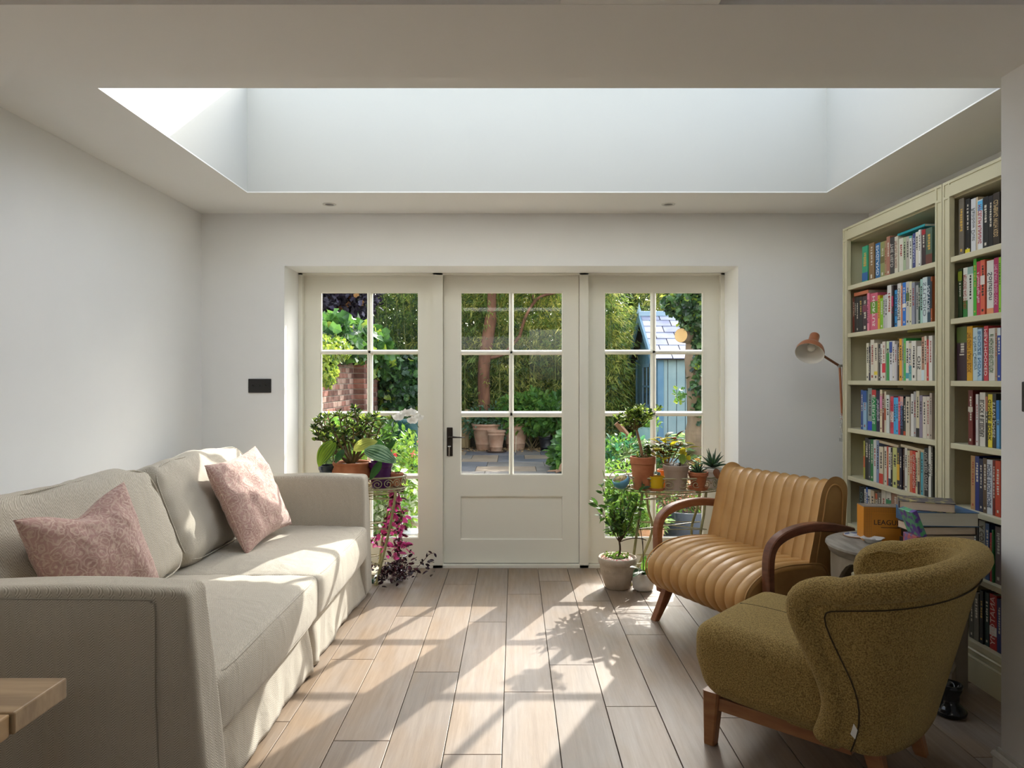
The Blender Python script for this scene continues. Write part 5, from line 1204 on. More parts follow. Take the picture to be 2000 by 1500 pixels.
def aloe(root,c,n,L,seed,w=.14,mm=None):
    rr=np.random.default_rng(seed); 
    for k in range(n):
        a=k*2.4; el=.25+1.15*(k/n); d=np.array((math.cos(a)*math.cos(el),math.sin(a)*math.cos(el),math.sin(el))); l=L*(.75+.35*rr.random())
        up=np.cross(np.cross(d,(0,0,1.)),d)+1e-3; V=[];F=[]
        pts=[c+d*l*t+np.array((0,0,-.25*l*(t*t)*math.cos(el)+.12*l*t)) for t in np.linspace(0,1,6)]
        O('leaf',*tube(pts,[l*w*.35,l*w*.5,l*w*.48,l*w*.36,l*w*.2,.0006],6),mm or m_aloe,root,smooth=True)
c=np.array((zx(1364,4.50),4.505,ZP)); o=plant('potted_aloe','dark spiky aloe in a low terracotta bowl with saucer, right part of right stand','plant',c)
O('saucer',*lathe([(0,0),(.055,0),(.064,.018),(.060,.018),(.055,.006),(0,.006)],28,tuple(c),cap0=False),m_pot,o,smooth=40)
pot(o,c+np.array((0,0,.007)),.038,.062,.105,m_pot,.012); aloe(o,c+np.array((0,0,.10)),16,.085,2)
c=np.array((zx(1392,4.60),4.60,ZP)); o=plant('potted_aloe','taller spiky aloe in a white pot at the right end of right stand','plant',c)
pot(o,c,.05,.066,.125,mat('white_pot',(.72,.70,.64),.4),.004); aloe(o,c+np.array((0,0,.13)),18,.11,4)
b0=c+np.array((-.0,-.03,.11)); m_br=leafmat('brown_dry_leaf','7a4a28','96623a',.3,.5,20)
bigleaf(o,b0+np.array((.0,-.04,.02)),b0+np.array((.006,-.06,-.045)),.045,m_br,(0,-1,.1),.1)
c=S(1212,938,4.40); o=plant('hanging_pot','small round blue cactus pot tilted in a string loop beside the right stand','plant pot',(c[0],c[1],c[2]-.05))
ax_=np.array((-.35,-.25,1)); V,F=lathe([(0,-.055),(.025,-.050),(.046,-.028),(.054,0),(.050,.012),(.046,.012),(.048,0)],32,tuple(c),ax_,cap0=False); O('pot',V,F,mat('sky_blue_glaze',(.14,.38,.58),.35),o,smooth=True)
V,F=lathe([(.047,.010),(.03,.016),(0,.018)],20,tuple(c),ax_,cap0=False); O('soil',V,F,mat('gritty_soil','6a5238',.9,'a08a5c',80,bump=.8),o)
axn=ax_/np.linalg.norm(ax_); pos,dr=[],[]
for k in range(50): u=rng.normal(size=3); pos.append(c+axn*.015+u*.014*np.array((1,1,.2))); dr.append(axn+rng.normal(size=3)*.6)
leafobj('spines',pos,dr,.022,.12,[leafmat('pale_spines','a9a86a','c9c49a',.2,.6,30)],o,'strip')
m_rope=mat('cotton_rope',(.6,.54,.44),.9)
ring=[tuple(c+np.array((.062*math.cos(a)-.005,.02,.058*math.sin(a)+.002))) for a in np.linspace(0,2*math.pi,24,endpoint=False)]
O('rope_loop',*tube(ring,.0035,6,closed=True),m_rope,o,smooth=True)
O('rope',*tube(catm([c+np.array((.05,.01,.03)),c+np.array((.075,.02,.012)),(rx-.30,4.55,ZT)],6),.0035,6),m_rope,o,smooth=True)
# plants on the floor, right --------------------------------------
c=G(1206,1136,0); c[1]=4.42; c[0]=zx(1206,4.42); o=plant('potted_ficus','small leafy tree in a carved stone-coloured pot on the floor, right window','plant',c)
m_stone=mat('sandstone_pot',(.42,.345,.26),.85,(.52,.44,.345),18,bump=.5,bscale=60,bdist=.004)
O('pot',*lathe([(0,0),(.070,0),(.076,.006),(.104,.10),(.110,.145),(.113,.150),(.117,.155),(.119,.185),(.115,.192),(.106,.190),(.104,.165)],40,tuple(c),cap0=False),m_stone,o,smooth=True)
mb=MB()
for k in range(26):
    a=k/26*2*math.pi
    for s_ in (-1,1):
        p0=c+np.array((.0775*math.cos(a),.0775*math.sin(a),.02)); a2=a+s_*.24; p1=c+np.array((.107*math.cos(a2),.107*math.sin(a2),.125)); am=(a+a2)/2; pm_=c+np.array((.0935*math.cos(am),.0935*math.sin(am),.072)); mb.tube([p0,pm_,p1],.0016,4)
mb.obj('carved_lines',m_stone,o,kind='stuff')
O('soil',*lathe([(.105,.172),(0,.18)],24,tuple(c),cap0=False),m_soil,o)
mi_=mat('mosaic_red','b8323c',.5,'d8d0c0',90,lo=.48,hi=.52); O('mulch_ring',*lathe([(.098,.176),(.09,.186),(.07,.190),(.05,.184)],28,tuple(c),cap0=False),mi_,o,smooth=True)
b0=c+np.array((0,0,.17)); rr=np.random.default_rng(21); mb=MB(); pos=[];dr=[]
fk=b0+np.array((.012,0,.11)); mb.tube(bez(b0,b0+np.array((.025,0,.05)),fk,6),[.008,.0075,.007,.0065,.006,.006],8)
for (x,y,d) in ((1185,935,4.4),(1200,945,4.35),(1215,955,4.45),(1232,960,4.4),(1245,970,4.38),(1180,968,4.45),(1195,975,4.3),(1222,985,4.35),(1240,990,4.45),(1170,985,4.35),(1205,930,4.5),(1210,1000,4.4),(1188,1000,4.45),(1255,950,4.45),(1176,950,4.3)):
    e=S(x,y,d); pts=bez(fk,(fk+e)/2+rr.normal(size=3)*.02,e,9); mb.tube(pts,[.0035*(1-.7*i/8) for i in range(9)],5)
    for p in pts[2:]:
        for _ in range(3): pos.append(p+rr.normal(size=3)*.016); dr.append(rr.normal(size=3)*np.array((1,1,.7))+(e-fk)*1.5)
e=S(1262,1055,4.4); mb.tube(bez(fk,S(1240,1045,4.35),e,8),.003,5)
mb.obj('branches',mat('ficus_bark','4a3626',.8),o,smooth=True)
leafobj('leaves',pos,dr,.042+.026*rr.random(len(pos)),.46,L_green,o,'oval',w=(.45,.2,.35),smooth=True)
pos=[c+np.array((.08*math.cos(a)*rr.random(),.08*math.sin(a)*rr.random(),.185+.02*rr.random())) for a in rr.random(130)*6.28]
leafobj('undergrowth',pos,rr.normal(size=(130,3))+np.array((0,0,.5)),.018,.8,[L_green[1],L_green[0]],o,'oval')
c=G(1256,1152,0); o=plant('potted_orchid','orchid with bare stem in a plain white pot on the floor beside the leather armchair','plant',c)
O('pot',*lathe([(0,0),(.048,0),(.062,.012),(.066,.04),(.066,.105),(.064,.108),(.061,.105),(.060,.09)],36,tuple(c),cap0=False),mat('white_pot2',(.74,.72,.68),.3),o,smooth=True)
O('soil',*lathe([(.061,.093),(0,.10)],20,tuple(c),cap0=False),mat('orchid_bark','2a1c14',.9,'4a3426',80,bump=1),o)
b0=c+np.array((0,0,.095))
bigleaf(o,b0,S(1236,1128,4.2),.06,mh3,(-.4,-1,.7),.3); bigleaf(o,b0,S(1230,1108,4.25),.045,leafmat('pale_grey_leaf','8f9a84','b3b9a8',.3,.4,20),(0,-.3,1),.2); bigleaf(o,b0,b0+np.array((.02,.03,.11)),.04,L_green[0],(0,-1,.3),.1)
bigleaf(o,b0,b0+np.array((.09,-.01,.03)),.05,mh3,(0,-1,.8),.3)
O('flower_stem',*tube(catm([b0,S(1256,1080,4.3),S(1252,1040,4.3),S(1246,1020,4.3)],6),.0022,5),mat('dark_stem','1f1a14',.6),o,smooth=True)
O('support_cane',*tube([b0+np.array((.004,0,0)),b0+np.array((.0,.01,.22))],.0016,5),mat('dark_stem','1f1a14',.6),o)
# ---------------------------------------------------------------- garden
GZ=-.05
def GG(px,py,z=GZ): return G(px,py,z)
m_earth=mat('garden_soil','3a2c20',.95,'5a4a36',8,bump=.8,bscale=20,bdist=.03)
struct(MB().box((-9,YO,-.3),(9,19,GZ-.012)).obj('ground',m_earth))
# paving slabs
pv=struct(MB().box((-1.35,YO,-.2),(1.75,13.9,GZ-.010)).obj('patio',mat('sand_bed','5c5247',.95)))
m_slab=mat('slate_slab','6a6662',.55,'8f877c',2.2,bump=.5,bscale=12,bdist=.004); m_slab2=mat('slate_slab_warm','83725f',.6,'a08e78',2.5,bump=.5,bscale=12,bdist=.004); m_slab3=mat('slate_slab_blue','565a60',.5,'777678',3,bump=.5,bscale=12,bdist=.004)
rr=random.Random(4); y=YO+.01
while y<13.85:
    dy=rr.choice((.45,.6,.6)); x=-1.33
    while x<1.72:
        dx=rr.choice((.45,.6,.75,.9)); x1=min(x+dx,1.73)
        if x1-x>.12: MB().bbox((x+.005,y+.005,GZ-.02),(x1-.005,min(y+dy,13.88)-.005,GZ+.002*rr.random()),.004).obj('paving_slab',rr.choice((m_slab,m_slab,m_slab2,m_slab3)),pv)
        x+=dx
    y+=dy
# boundary fence and bamboo screen
fe=thing('garden_fence','dark timber board fence at the far end of the garden behind the bamboo','fence',(0,17.3,GZ))
m_fence=mat('dark_timber','2c221a',.9,'40332a',4)
for i in range(64): MB().box((-6.4+i*.2,17.3,GZ),(-6.21+i*.2,17.32,2.1)).obj('board',m_fence,fe)
for nm,x in (('left',-6.6),('right',6.6)):
    hg=thing('hedge',f'tall dark evergreen hedge along the {nm} garden boundary','hedge',(x,11,GZ))
    n_=9000; pos=np.stack([x+rng.normal(size=n_)*.35,5.5+12*rng.random(n_),GZ+3.6*rng.random(n_)],1)
    leafobj('foliage',pos,rng.normal(size=(n_,3)),.14,.5,[L_green[2],L_green[0]],hg,'lance',w=(.8,.2))
m_bam=[leafmat('bamboo_green','5d7838','8fa850',.5,.5,3),leafmat('bamboo_yellow','a0a84a','c8c468',.55,.5,3),leafmat('bamboo_dark','32482a','4a6634',.4,.5,3)]
m_cane=mat('bamboo_cane','5f6a30',.5,'8a8848',6)
def bamboo(label,x0,x1,y0,y1,h,n,w,grp='bamboo clumps at the end of the garden',ls=(.07,.085),tall=0):
    o=thing('bamboo',label,'bamboo',((x0+x1)/2,(y0+y1)/2,GZ),group=grp)
    nc=int((x1-x0)*16); mb=MB(); pos=[];dr=[]
    for k in range(nc):
        bx_,by_=x0+(x1-x0)*rng.random(),y0+(y1-y0)*rng.random(); lean=rng.normal(size=2)*.18; hh=h*(.8+.25*rng.random())
        pts=[(bx_+lean[0]*t*t*1.5,by_+lean[1]*t*t,GZ+hh*t) for t in (0,.35,.7,1)]; mb.tube(pts,[.012,.011,.008,.003],5)
    mb.obj('canes',m_cane,o,kind='stuff')
    # leaf sprays: clusters of drooping leaves
    nsp=int(n*1.7)//14
    cx_=x0+(x1-x0)*rng.random(nsp); cy_=y0+(y1-y0)*rng.random(nsp)**1.2; cz_=GZ+.25+(h-.1)*rng.random(nsp)**.85
    cc=np.stack([cx_,cy_,cz_],1); az=rng.random(nsp)*6.283; out=np.stack([np.cos(az),np.sin(az),-.35+.3*rng.random(nsp)],1)
    P_=np.repeat(cc,14,0)+np.repeat(out,14,0)*(rng.random((nsp*14,1))*.34)+rng.normal(size=(nsp*14,3))*.035
    P_[:,2]-=.0
    D=np.repeat(out,14,0)*.8+rng.normal(size=(nsp*14,3))*.45+np.array((0,0,-.55))
    V,F=leaves(P_,D,ls[0]+ls[1]*rng.random(nsp*14),.16,'lance'); mi=np.repeat(np.repeat(rng.choice(3,nsp,p=w),14),2)
    O('foliage',V,F,m_bam,o,mi=mi,kind='stuff')
bamboo('dark green bamboo clump behind the brick wall, seen through the left window',-4.6,-1.5,12.9,15.6,4.3,26000,(.35,.1,.55))
bamboo('bamboo clump at the left of the central tree trunk',-2.0,-.2,14.0,16.2,4.5,24000,(.45,.25,.3))
bamboo('yellow-green bamboo clump to the right of the tree trunk',-.3,1.4,14.1,16.3,4.5,24000,(.35,.45,.2))
bamboo('olive bamboo clump behind the blue shed, seen through the right window',2.7,5.2,14.2,16.2,4.4,24000,(.35,.35,.3))
bamboo('lower bamboo clump left of the blue shed, seen through the right window',1.3,2.9,14.2,15.4,2.6,15000,(.35,.4,.25))
bamboo('green bamboo clump between the patio and the blue shed',1.15,1.80,12.3,13.5,2.9,12000,(.45,.3,.25))
hg=thing('hedge','dense dark evergreen screen rising behind the bamboo at the end of the garden','hedge',(0,16.8,GZ))
n_=26000; pos=np.stack([-5.6+11.2*rng.random(n_),16.55+.5*rng.random(n_),GZ+4.0*rng.random(n_)],1)
leafobj('foliage',pos,rng.normal(size=(n_,3))+np.array((0,0,-.5)),.20,.5,[m_bam[2],m_bam[0]],hg,'lance',nrm=rng.normal(size=(n_,3))*.5+np.array((0,-1.,.2)),w=(.6,.4))
# central tree
tr=thing('tree','reddish-barked tree trunk rising through the bamboo behind the terracotta pots','tree',(-.44,13.9,GZ))
m_bark=mat('red_bark','5e3a28',.9,'8c5f44',6,bump=.8,bscale=14,bdist=.02,stretch=(1,1,.35))
def Q(px,py,d): return P(px,py,d)
O('trunk',*tube(catm([(Q(948,840,14)[0],14,GZ),Q(946,800,14),Q(945,720,14),Q(952,665,14),Q(960,610,14),Q(961,560,14),Q(965,500,14)],5),[.14]*6+[.12]*14+[.09]*11,12),m_bark,tr,smooth=True)
O('branch',*tube(catm([Q(1016,655,14.1),Q(1026,620,14),Q(1044,590,14),Q(1060,578,13.9),Q(1095,567,13.9),Q(1130,540,13.9)],5),[.03]*26,8),m_bark,tr,smooth=True)
O('branch',*tube(catm([Q(952,700,14.0),Q(985,690,14),Q(1016,655,14.1)],5),[.035]*11,8),m_bark,tr,smooth=True)
O('branch',*tube(catm([Q(1044,590,14),Q(1040,570,14),Q(1036,520,14)],5),[.02]*11,8),m_bark,tr,smooth=True)
pos,dr=cloud(Q(1050,520,14.2),(1.5,.6,.7),6000,.2); leafobj('crown',pos,dr*.4+rng.normal(size=dr.shape)*.5+np.array((0,0,-.4)),.13,.2,m_bam,tr,'lance',w=(.3,.5,.2))
# purple-leaved tree, top left
pt=thing('tree','dark purple-leaved tree over the brick wall, top of the left window','tree',(-3.4,12.2,GZ))
O('trunk',*tube([(-3.4,12.2,GZ),(-3.3,12.2,1.6),(-3.2,12.1,2.6)],[.08,.07,.05],8),m_bark,pt,smooth=True)
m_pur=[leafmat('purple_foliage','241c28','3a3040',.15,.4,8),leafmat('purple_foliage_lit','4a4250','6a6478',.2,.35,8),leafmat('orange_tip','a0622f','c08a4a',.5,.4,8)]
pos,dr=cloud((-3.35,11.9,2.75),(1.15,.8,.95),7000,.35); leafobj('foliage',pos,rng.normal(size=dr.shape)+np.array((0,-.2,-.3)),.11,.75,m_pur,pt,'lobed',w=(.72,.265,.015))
# brick garden wall
bw=thing('garden_wall','weathered red brick garden wall with a pier, seen through the left window','wall',(-2.3,9,GZ))
m_mort=mat('lime_mortar','9a8f80',.95,'7f7568',8); mbk=[mat('brick_red','8a5545',.9,'a87464',10,bump=.4),mat('brick_pink','a07868',.9,'b89888',10,bump=.4),mat('brick_dark','5e3c34',.9,'7a5244',10,bump=.4)]
MB().box((-2.52,5.2,GZ),(-2.306,12.45,1.66)).obj('mortar_core',m_mort,bw)
brk={}
def brick(x0,x1,y0,y1,z0,z1,par):
    key=(round(x1-x0,3),round(y1-y0,3),rr.randrange(3))
    if key not in brk:
        V,F=rbox((0,0,0),((x1-x0)/2,(y1-y0)/2,(z1-z0)/2),.004,1,1)
        me=bpy.data.meshes.new('brick'); me.from_pydata(V.tolist(),[],F); me.materials.append(mbk[key[2]]); brk[key]=me
    o=bpy.data.objects.new('brick',brk[key]); COL.objects.link(o); o.parent=par
    o.location=((x0+x1)/2-ROOTLOC[par.name][0],(y0+y1)/2-ROOTLOC[par.name][1],(z0+z1)/2-ROOTLOC[par.name][2])
zr=.78; row=0
while zr<1.66:
    y=7.75-(.112 if row%2 else 0)
    while y<12.3: brick(-2.32,-2.298-.004*rr.random(),y,y+.215,zr,zr+.065,bw); y+=.225
    zr+=.075; row+=1
lo=MB(); zr=GZ+.01; row=0
while zr<.77:
    y=5.3-(.112 if row%2 else 0)
    while y<12.3: lo.box((-2.32,y,zr),(-2.30,y+.215,zr+.065)); y+=.225
    zr+=.075; row+=1
lo.obj('lower_brickwork',mbk[0],bw,kind='stuff')
MB().box((-2.33,10.25,GZ),(-2.16,10.75,1.66)).obj('pier_core',m_mort,bw)
zr=.78; row=0
while zr<1.66:
    if row%2: brick(-2.34,-2.15,10.245,10.46,zr,zr+.065,bw); brick(-2.34,-2.15,10.47,10.685,zr,zr+.065,bw)
    else: brick(-2.34,-2.15,10.245,10.357,zr,zr+.065,bw); brick(-2.34,-2.15,10.367,10.582,zr,zr+.065,bw); brick(-2.34,-2.15,10.592,10.755,zr,zr+.065,bw)
    zr+=.075; row+=1
def ivy(name,label,cat,blobs,size,mats,w,dens=900,tpl='lobed',par=None,wd=.85,gr=None):
    a0=np.array(blobs[0][0]); o=par or thing(name,label,cat,(a0[0],a0[1],min(b[0][2]-b[1][2] for b in blobs)),group=gr)
    for (c_,r_,n_) in blobs:
        pos,dr=cloud(c_,r_,n_,.6); nr=dr+rng.normal(size=dr.shape)*.45
        leafobj('foliage' ,pos,rng.normal(size=dr.shape)+np.array((0,0,-.8)),size*(.7+.6*rng.random(n_)),wd,mats,o,tpl,nrm=nr,w=w)
    return o
m_ivy=[leafmat('ivy_green','3a6429','5a8a3e',.35,.3,6),leafmat('ivy_dark','1f3a20','355a30',.3,.25,6),leafmat('ivy_lime','7f9a34','a3b64a',.45,.35,6)]
ivy('ivy','large-leaved bright green ivy mounded on top of the brick wall','ivy',[((-2.25,9.9,1.86),(.32,1.9,.26),1500),((-2.2,11.3,1.70),(.30,1.1,.32),700)],.16,m_ivy,(.6,.3,.1))
ivy('euonymus','small-leaved lime variegated shrub spilling over the wall at the left','shrub',[((-2.2,8.4,1.66),(.25,.75,.16),1900),((-2.12,8.15,1.42),(.10,.2,.22),500)],.055,m_ivy,(.15,.05,.8),tpl='oval',wd=.7)
ivy('ivy','dark ivy hanging beside the brick pier below the bamboo','ivy',[((-1.95,12.3,.95),(.55,.35,.85),2600)],.12,m_ivy,(.25,.7,.05))
# blue shed
SX=2.32; SN,SF=11.5,13.6; EZ,RZ=1.66,2.42; XE=4.7
sh=thing('garden_shed','small blue painted garden shed with a slate roof, seen through the right window','shed',(3.4,12.5,GZ))
m_bl=mat('shed_blue','5f87a0',.6,'6d93a8',5,bump=.2,bscale=10); m_pl=mat('shed_pale_blue','8fa6a6',.6,'9db2b0',5); m_gr=mat('shed_trim','6f92a8',.6)
MB().box((SX+.03,SN+.03,GZ),(XE,SF-.03,EZ)).obj('core',m_fence,sh)
x=SX
while x<XE: MB().bbox((x+.004,SN,GZ),(x+.135,SN+.02,EZ),.003).obj('cladding_board',m_pl,sh); x+=.14
y=SN
while y<SF-.05:
    zt_=EZ+(RZ-EZ)*(1-abs((y+.07-(SN+SF)/2))/((SF-SN)/2)); MB().bbox((SX,y+.004,GZ),(SX+.02,y+.14,zt_-.02),.003).obj('gable_board',m_bl,sh); y+=.144
MB().bbox((SX-.025,SN-.02,GZ),(SX+.07,SN+.05,EZ),.004).obj('corner_post',m_bl,sh); MB().bbox((SX-.025,SF-.05,GZ),(SX+.05,SF+.02,EZ),.004).obj('corner_post',m_bl,sh)
MB().bbox((SX-.03,12.15,GZ),(SX,12.2,1.55),.002).bbox((SX-.03,12.85,GZ),(SX,12.9,1.55),.002).bbox((SX-.03,12.15,1.5),(SX,12.9,1.56),.002).bbox((SX-.03,12.15,.75),(SX,12.9,.85),.002).bbox((SX-.025,12.5,.8),(SX,12.53,1.5),.002).bbox((SX-.025,12.2,1.15),(SX,12.85,1.18),.002).obj('window_frame',m_gr,sh)
MB().box((SX-.012,12.2,.85),(SX-.008,12.85,1.5)).obj('pane',mat('shed_glass',(.08,.10,.11),.05),sh)
# roof slopes with individual slates
ym=(SN+SF)/2; run=ym-(SN-.12); pitch=math.atan2(RZ-EZ+.05,run); sl=math.hypot(run,RZ-EZ+.05)
m_slate=[mat('roof_slate','8f90a6',.5,'a9aabb',4),mat('roof_slate_pale','b0aec0',.5,'c2c0cc',4)]
MB().add([(SX-.12,SN-.12,EZ-.06),(XE,SN-.12,EZ-.06),(XE,ym,RZ-.015),(SX-.12,ym,RZ-.015),(SX-.12,SF+.12,EZ-.06),(XE,SF+.12,EZ-.06)],[(0,1,2,3),(3,2,5,4)]).obj('roof_deck',m_fence,sh)
rows=7; exp=sl/rows
for sgn in (1,-1):
    for r_ in range(rows):
        x=SX-.12-(.16 if r_%2 else 0)
        while x<XE:
            xa_,xb_=max(x,SX-.12),min(x+.31,XE)
            if xb_-xa_>.04:
                d0=r_*exp; d1=d0+exp*1.02
                V=[]
                for zz_2 in (.0,.009):
                    for (xx,dd,lift) in ((xa_+.003,d0,.014),(xb_-.003,d0,.014),(xb_-.003,d1,.0),(xa_+.003,d1,.0)):
                        yy=(SN-.12)+dd*math.cos(pitch); zz3=EZ-.055+dd*math.sin(pitch)+lift+zz_2
                        if sgn<0: yy=2*ym-yy
                        V.append((xx,yy,zz3))
                if sgn>0 or r_>4: O('roof_slate',V,[(0,3,2,1),(4,5,6,7),(0,1,5,4),(1,2,6,5),(2,3,7,6),(3,0,4,7)],rr.choice(m_slate),sh)
            x+=.32
MB().bbox((SX-.16,ym-.07,RZ-.03),(XE,ym+.07,RZ+.06),.01).add(*lathe([(.05,0),(.02,.1),(0,.2)],8,(SX-.14,ym,RZ+.02))).obj('ridge_cap',mat('ridge_lead','9db4c4',.45),sh)
for ya,yb_ in ((SN-.14,ym),(SF+.14,ym)):
    V=[(x_,y_,z_) for x_ in (SX-.16,SX-.125) for y_,z_ in ((ya,EZ-.13),(ya,EZ-.01),(yb_,RZ+.02),(yb_,RZ-.12))]
    O('bargeboard',V,[(0,1,2,3),(4,7,6,5),(0,4,5,1),(1,5,6,2),(2,6,7,3),(3,7,4,0)],m_gr,sh)
# ivy-clad tree trunk near the right window, with sawn stub
it=thing('tree','ivy-clad tree trunk with a pale sawn-off branch stub, right edge of the right window','tree',(2.02,8,GZ))
m_bark2=mat('grey_bark','6a5a48',.95,'8a7660',7,bump=1,bscale=16,bdist=.02,stretch=(1,1,.4))
O('trunk',*tube(catm([(2.06,8,GZ),(2.05,8,.6),Q(1362,760,8),Q(1358,690,8),Q(1362,640,8),Q(1368,560,8)],6),[.145]*8+[.12]*10+[.11]*13,14),m_bark2,it,smooth=True)
a_,b_=Q(1350,658,8),Q(1330,655,7.82)
O('sawn_stub',*tube([a_,b_],[.08,.078],18),m_bark2,it,smooth=30)
d_=(b_-a_)/np.linalg.norm(b_-a_); V,F=lathe([(.076,0),(.05,.002),(0,.002)],18,tuple(b_+d_*.001),d_,cap0=False); O('cut_face',V,F,mat('cut_wood','d2b27a',.7,'c09a62',3),it)
m_iv2=[leafmat('trunk_ivy','36562c','587a44',.35,.3,6),leafmat('trunk_ivy_dark','1f3520','304c2c',.25,.25,6),m_ivy[2]]
ivy('','','',[(Q(1345,590,7.9),(.22,.3,.2),700),(Q(1352,620,7.85),(.16,.2,.16),380),(Q(1366,640,7.9),(.10,.2,.4),300),(Q(1363,740,7.9),(.07,.15,.5),220),(Q(1305,590,7.9),(.05,.1,.10),70)],.075,m_iv2,(.5,.4,.1),par=it)
pos,_=cloud(Q(1328,772,7.8),(.10,.1,.09),34,.2); leafobj('ivy_shoot',pos,rng.normal(size=pos.shape)+np.array((0,0,-.6)),.055,.8,[m_ivy[0],m_ivy[2]],it,'lobed')
# terracotta pots at the end of the patio
m_tp=mat('pale_terracotta','b08468',.8,'c4a084',6,bump=.15,bscale=20)
def gpot(label,px,pyb,r0,r1,h,rings=True,m=m_tp,cat='plant pot',nm='terracotta_pot',grp=None,z=GZ):
    c=GG(px,pyb,z); o=thing(nm,label,cat,tuple(c),group=grp)
    pr=[(0,0),(r0,0),(r0+(r1-r0)*.25,h*.22),(r0+(r1-r0)*.25+.008,h*.24),(r0+(r1-r0)*.28,h*.27),(r0+(r1-r0)*.80,h*.78),(r0+(r1-r0)*.82+.01,h*.80),(r0+(r1-r0)*.84,h*.83),(r1-.012,h*.9),(r1+.01,h*.93),(r1+.01,h),(r1-.02,h),(r1-.03,h*.85)]
    O('pot_body',*lathe(pr,30,tuple(c),cap0=False),m,o,smooth=50); O('soil',*lathe([(r1-.03,h*.9),(0,h*.92)],20,tuple(c),cap0=False),m_soil,o); return o,c
g_='terracotta pots at the end of the patio'
gpot('large terracotta pot at the left of the group behind the patio',949,879,.17,.265,.50,grp=g_)
gpot('large terracotta pot at the right of the group behind the patio',1007,878,.165,.245,.50,grp=g_)
o,c=gpot('smaller terracotta pot on a saucer between and before the two large pots',969,883,.10,.165,.40,grp=g_)
O('saucer',*lathe([(0,-.0),(.17,.0),(.19,.03),(.18,.03),(.16,.012),(0,.012)],24,tuple(c),cap0=False),mat('dark_saucer','5a4438',.7),o,smooth=40)
o,c=gpot('black plastic pot with cuttings, right of the terracotta pots on the patio',1069,880,.12,.165,.27,m=mat('black_plastic','16181c',.4),nm='plastic_pot')
for k in range(6): MB().box((c[0]-.06+.02*k,c[1]-.03,c[2]+.2),(c[0]-.045+.02*k,c[1]+.0,c[2]+.30+.02*(k%3))).obj('plant_marker',mat('pale_marker','b8b8bc',.5),o)
# wooden post left of the pots
ps=thing('wooden_post','pale split wooden post leaning at the left of the terracotta pots','post',tuple(GG(912,872)))
p0=GG(908,874); O('post_body',*tube([p0,Q(911,830,p0[1]),Q(915,800,p0[1])],[.10,.09,.07],8),mat('split_wood','a58a60',.8,'c0a67a',5,stretch=(4,4,1)),ps,smooth=30)
p1=Q(1189,828,9.5); tp_=thing('timber_prop','brown timber prop slanting in the right bed beneath the shed','post',(p1[0],9.5,GZ))
MB().tube([Q(1204,826,9.5),Q(1238,868,9.5)],.045,5).tube([Q(1238,868,9.5),(Q(1240,868,9.5)[0],9.5,GZ)],.04,5).obj('timber',mat('brown_timber','7a5236',.8,'956a48',5),tp_)
# planting beds
m_fern=[leafmat('fern_green','7fa05c','a3bd7c',.5,.5,8),leafmat('fern_deep','4a7040','6a9058',.4,.5,8)]
def fern(label,c,n,L,seed,arch=.5,grp=None,mats=None,nm='fern',cat='fern',el0=.9):
    rr2=np.random.default_rng(seed); o=thing(nm,label,cat,tuple(c),group=grp); pos=[];dr=[];sz=[];mb=MB()
    for k in range(n):
        a=k*2.4+rr2.random(); l=L*(.7+.5*rr2.random()); el=el0*(.6+.5*rr2.random()); d=np.array((math.cos(a)*math.cos(el),math.sin(a)*math.cos(el),math.sin(el)))
        T_=np.linspace(0,1,22); pts=np.array([np.array(c)+d*l*t+np.array((0,0,-arch*l*t*t)) for t in T_]); mb.tube(pts[::3],.004,4)
        for i in range(2,21):
            tg=pts[i+1]-pts[i-1]; tg/=np.linalg.norm(tg); sd_=np.cross(tg,(0,0,1.)); sd_/=np.linalg.norm(sd_)+1e-9
            w=l*.26*math.sin(math.pi*(.12+.85*T_[i]))
            for s_ in (-1,1):
                for f in (.35,.7,1): pos.append(pts[i]+sd_*s_*w*(f-.35)*.8+rr2.normal(size=3)*.004); dr.append(sd_*s_+tg*.6+np.array((0,0,-.15))); sz.append(w*.55)
    mb.obj('stalks',mat('fern_stalk','5a5a2c',.7),o,kind='stuff')
    leafobj('fronds',pos,dr,np.array(sz),.28,mats or m_fern,o,'lance')
    return o
def shrub(label,c,r,n,ls,mats,w,nm='shrub',cat='shrub',tpl='oval',wd=.6,grp=None,fl=None,droop=-.1,flmat=None,fls=.05):
    o=thing(nm,label,cat,(c[0],c[1],GZ),group=grp); pos,dr=cloud(c,r,n,.3)
    pos[:,2]=np.maximum(pos[:,2],GZ+.01)
    leafobj('foliage',pos,dr*.7+rng.normal(size=dr.shape)*.6+np.array((0,0,droop)),ls*(.6+.8*rng.random(n)),wd,mats,o,tpl,w=w)
    mb=MB()
    for k in range(7): mb.tube([(c[0]+rng.normal()*.03,c[1],GZ),pos[k]],.006,5)
    mb.obj('stems',m_stem,o,kind='stuff')
    if fl:
        p2,d2=cloud(c,np.array(r)*1.02,fl,.85)
        p2[:,1]=np.minimum(p2[:,1],c[1]); 
        V,F=leaves(np.repeat(p2,5,0),rng.normal(size=(fl*5,3))+np.array((0,-.5,.4)),fls,.9,'oval'); O('flowers',V,F,flmat,o,kind='stuff')
    return o
LG=L_green; gb='shrubs and perennials in the garden beds'
m_pfl=leafmat('pink_flower','d06aa0','e89ac0',.4,.5,20); m_rfl=leafmat('red_flower','c8202c','e04858',.4,.5,20)
c_=lambda px,d,z: np.array((zx(px,d),d,z))
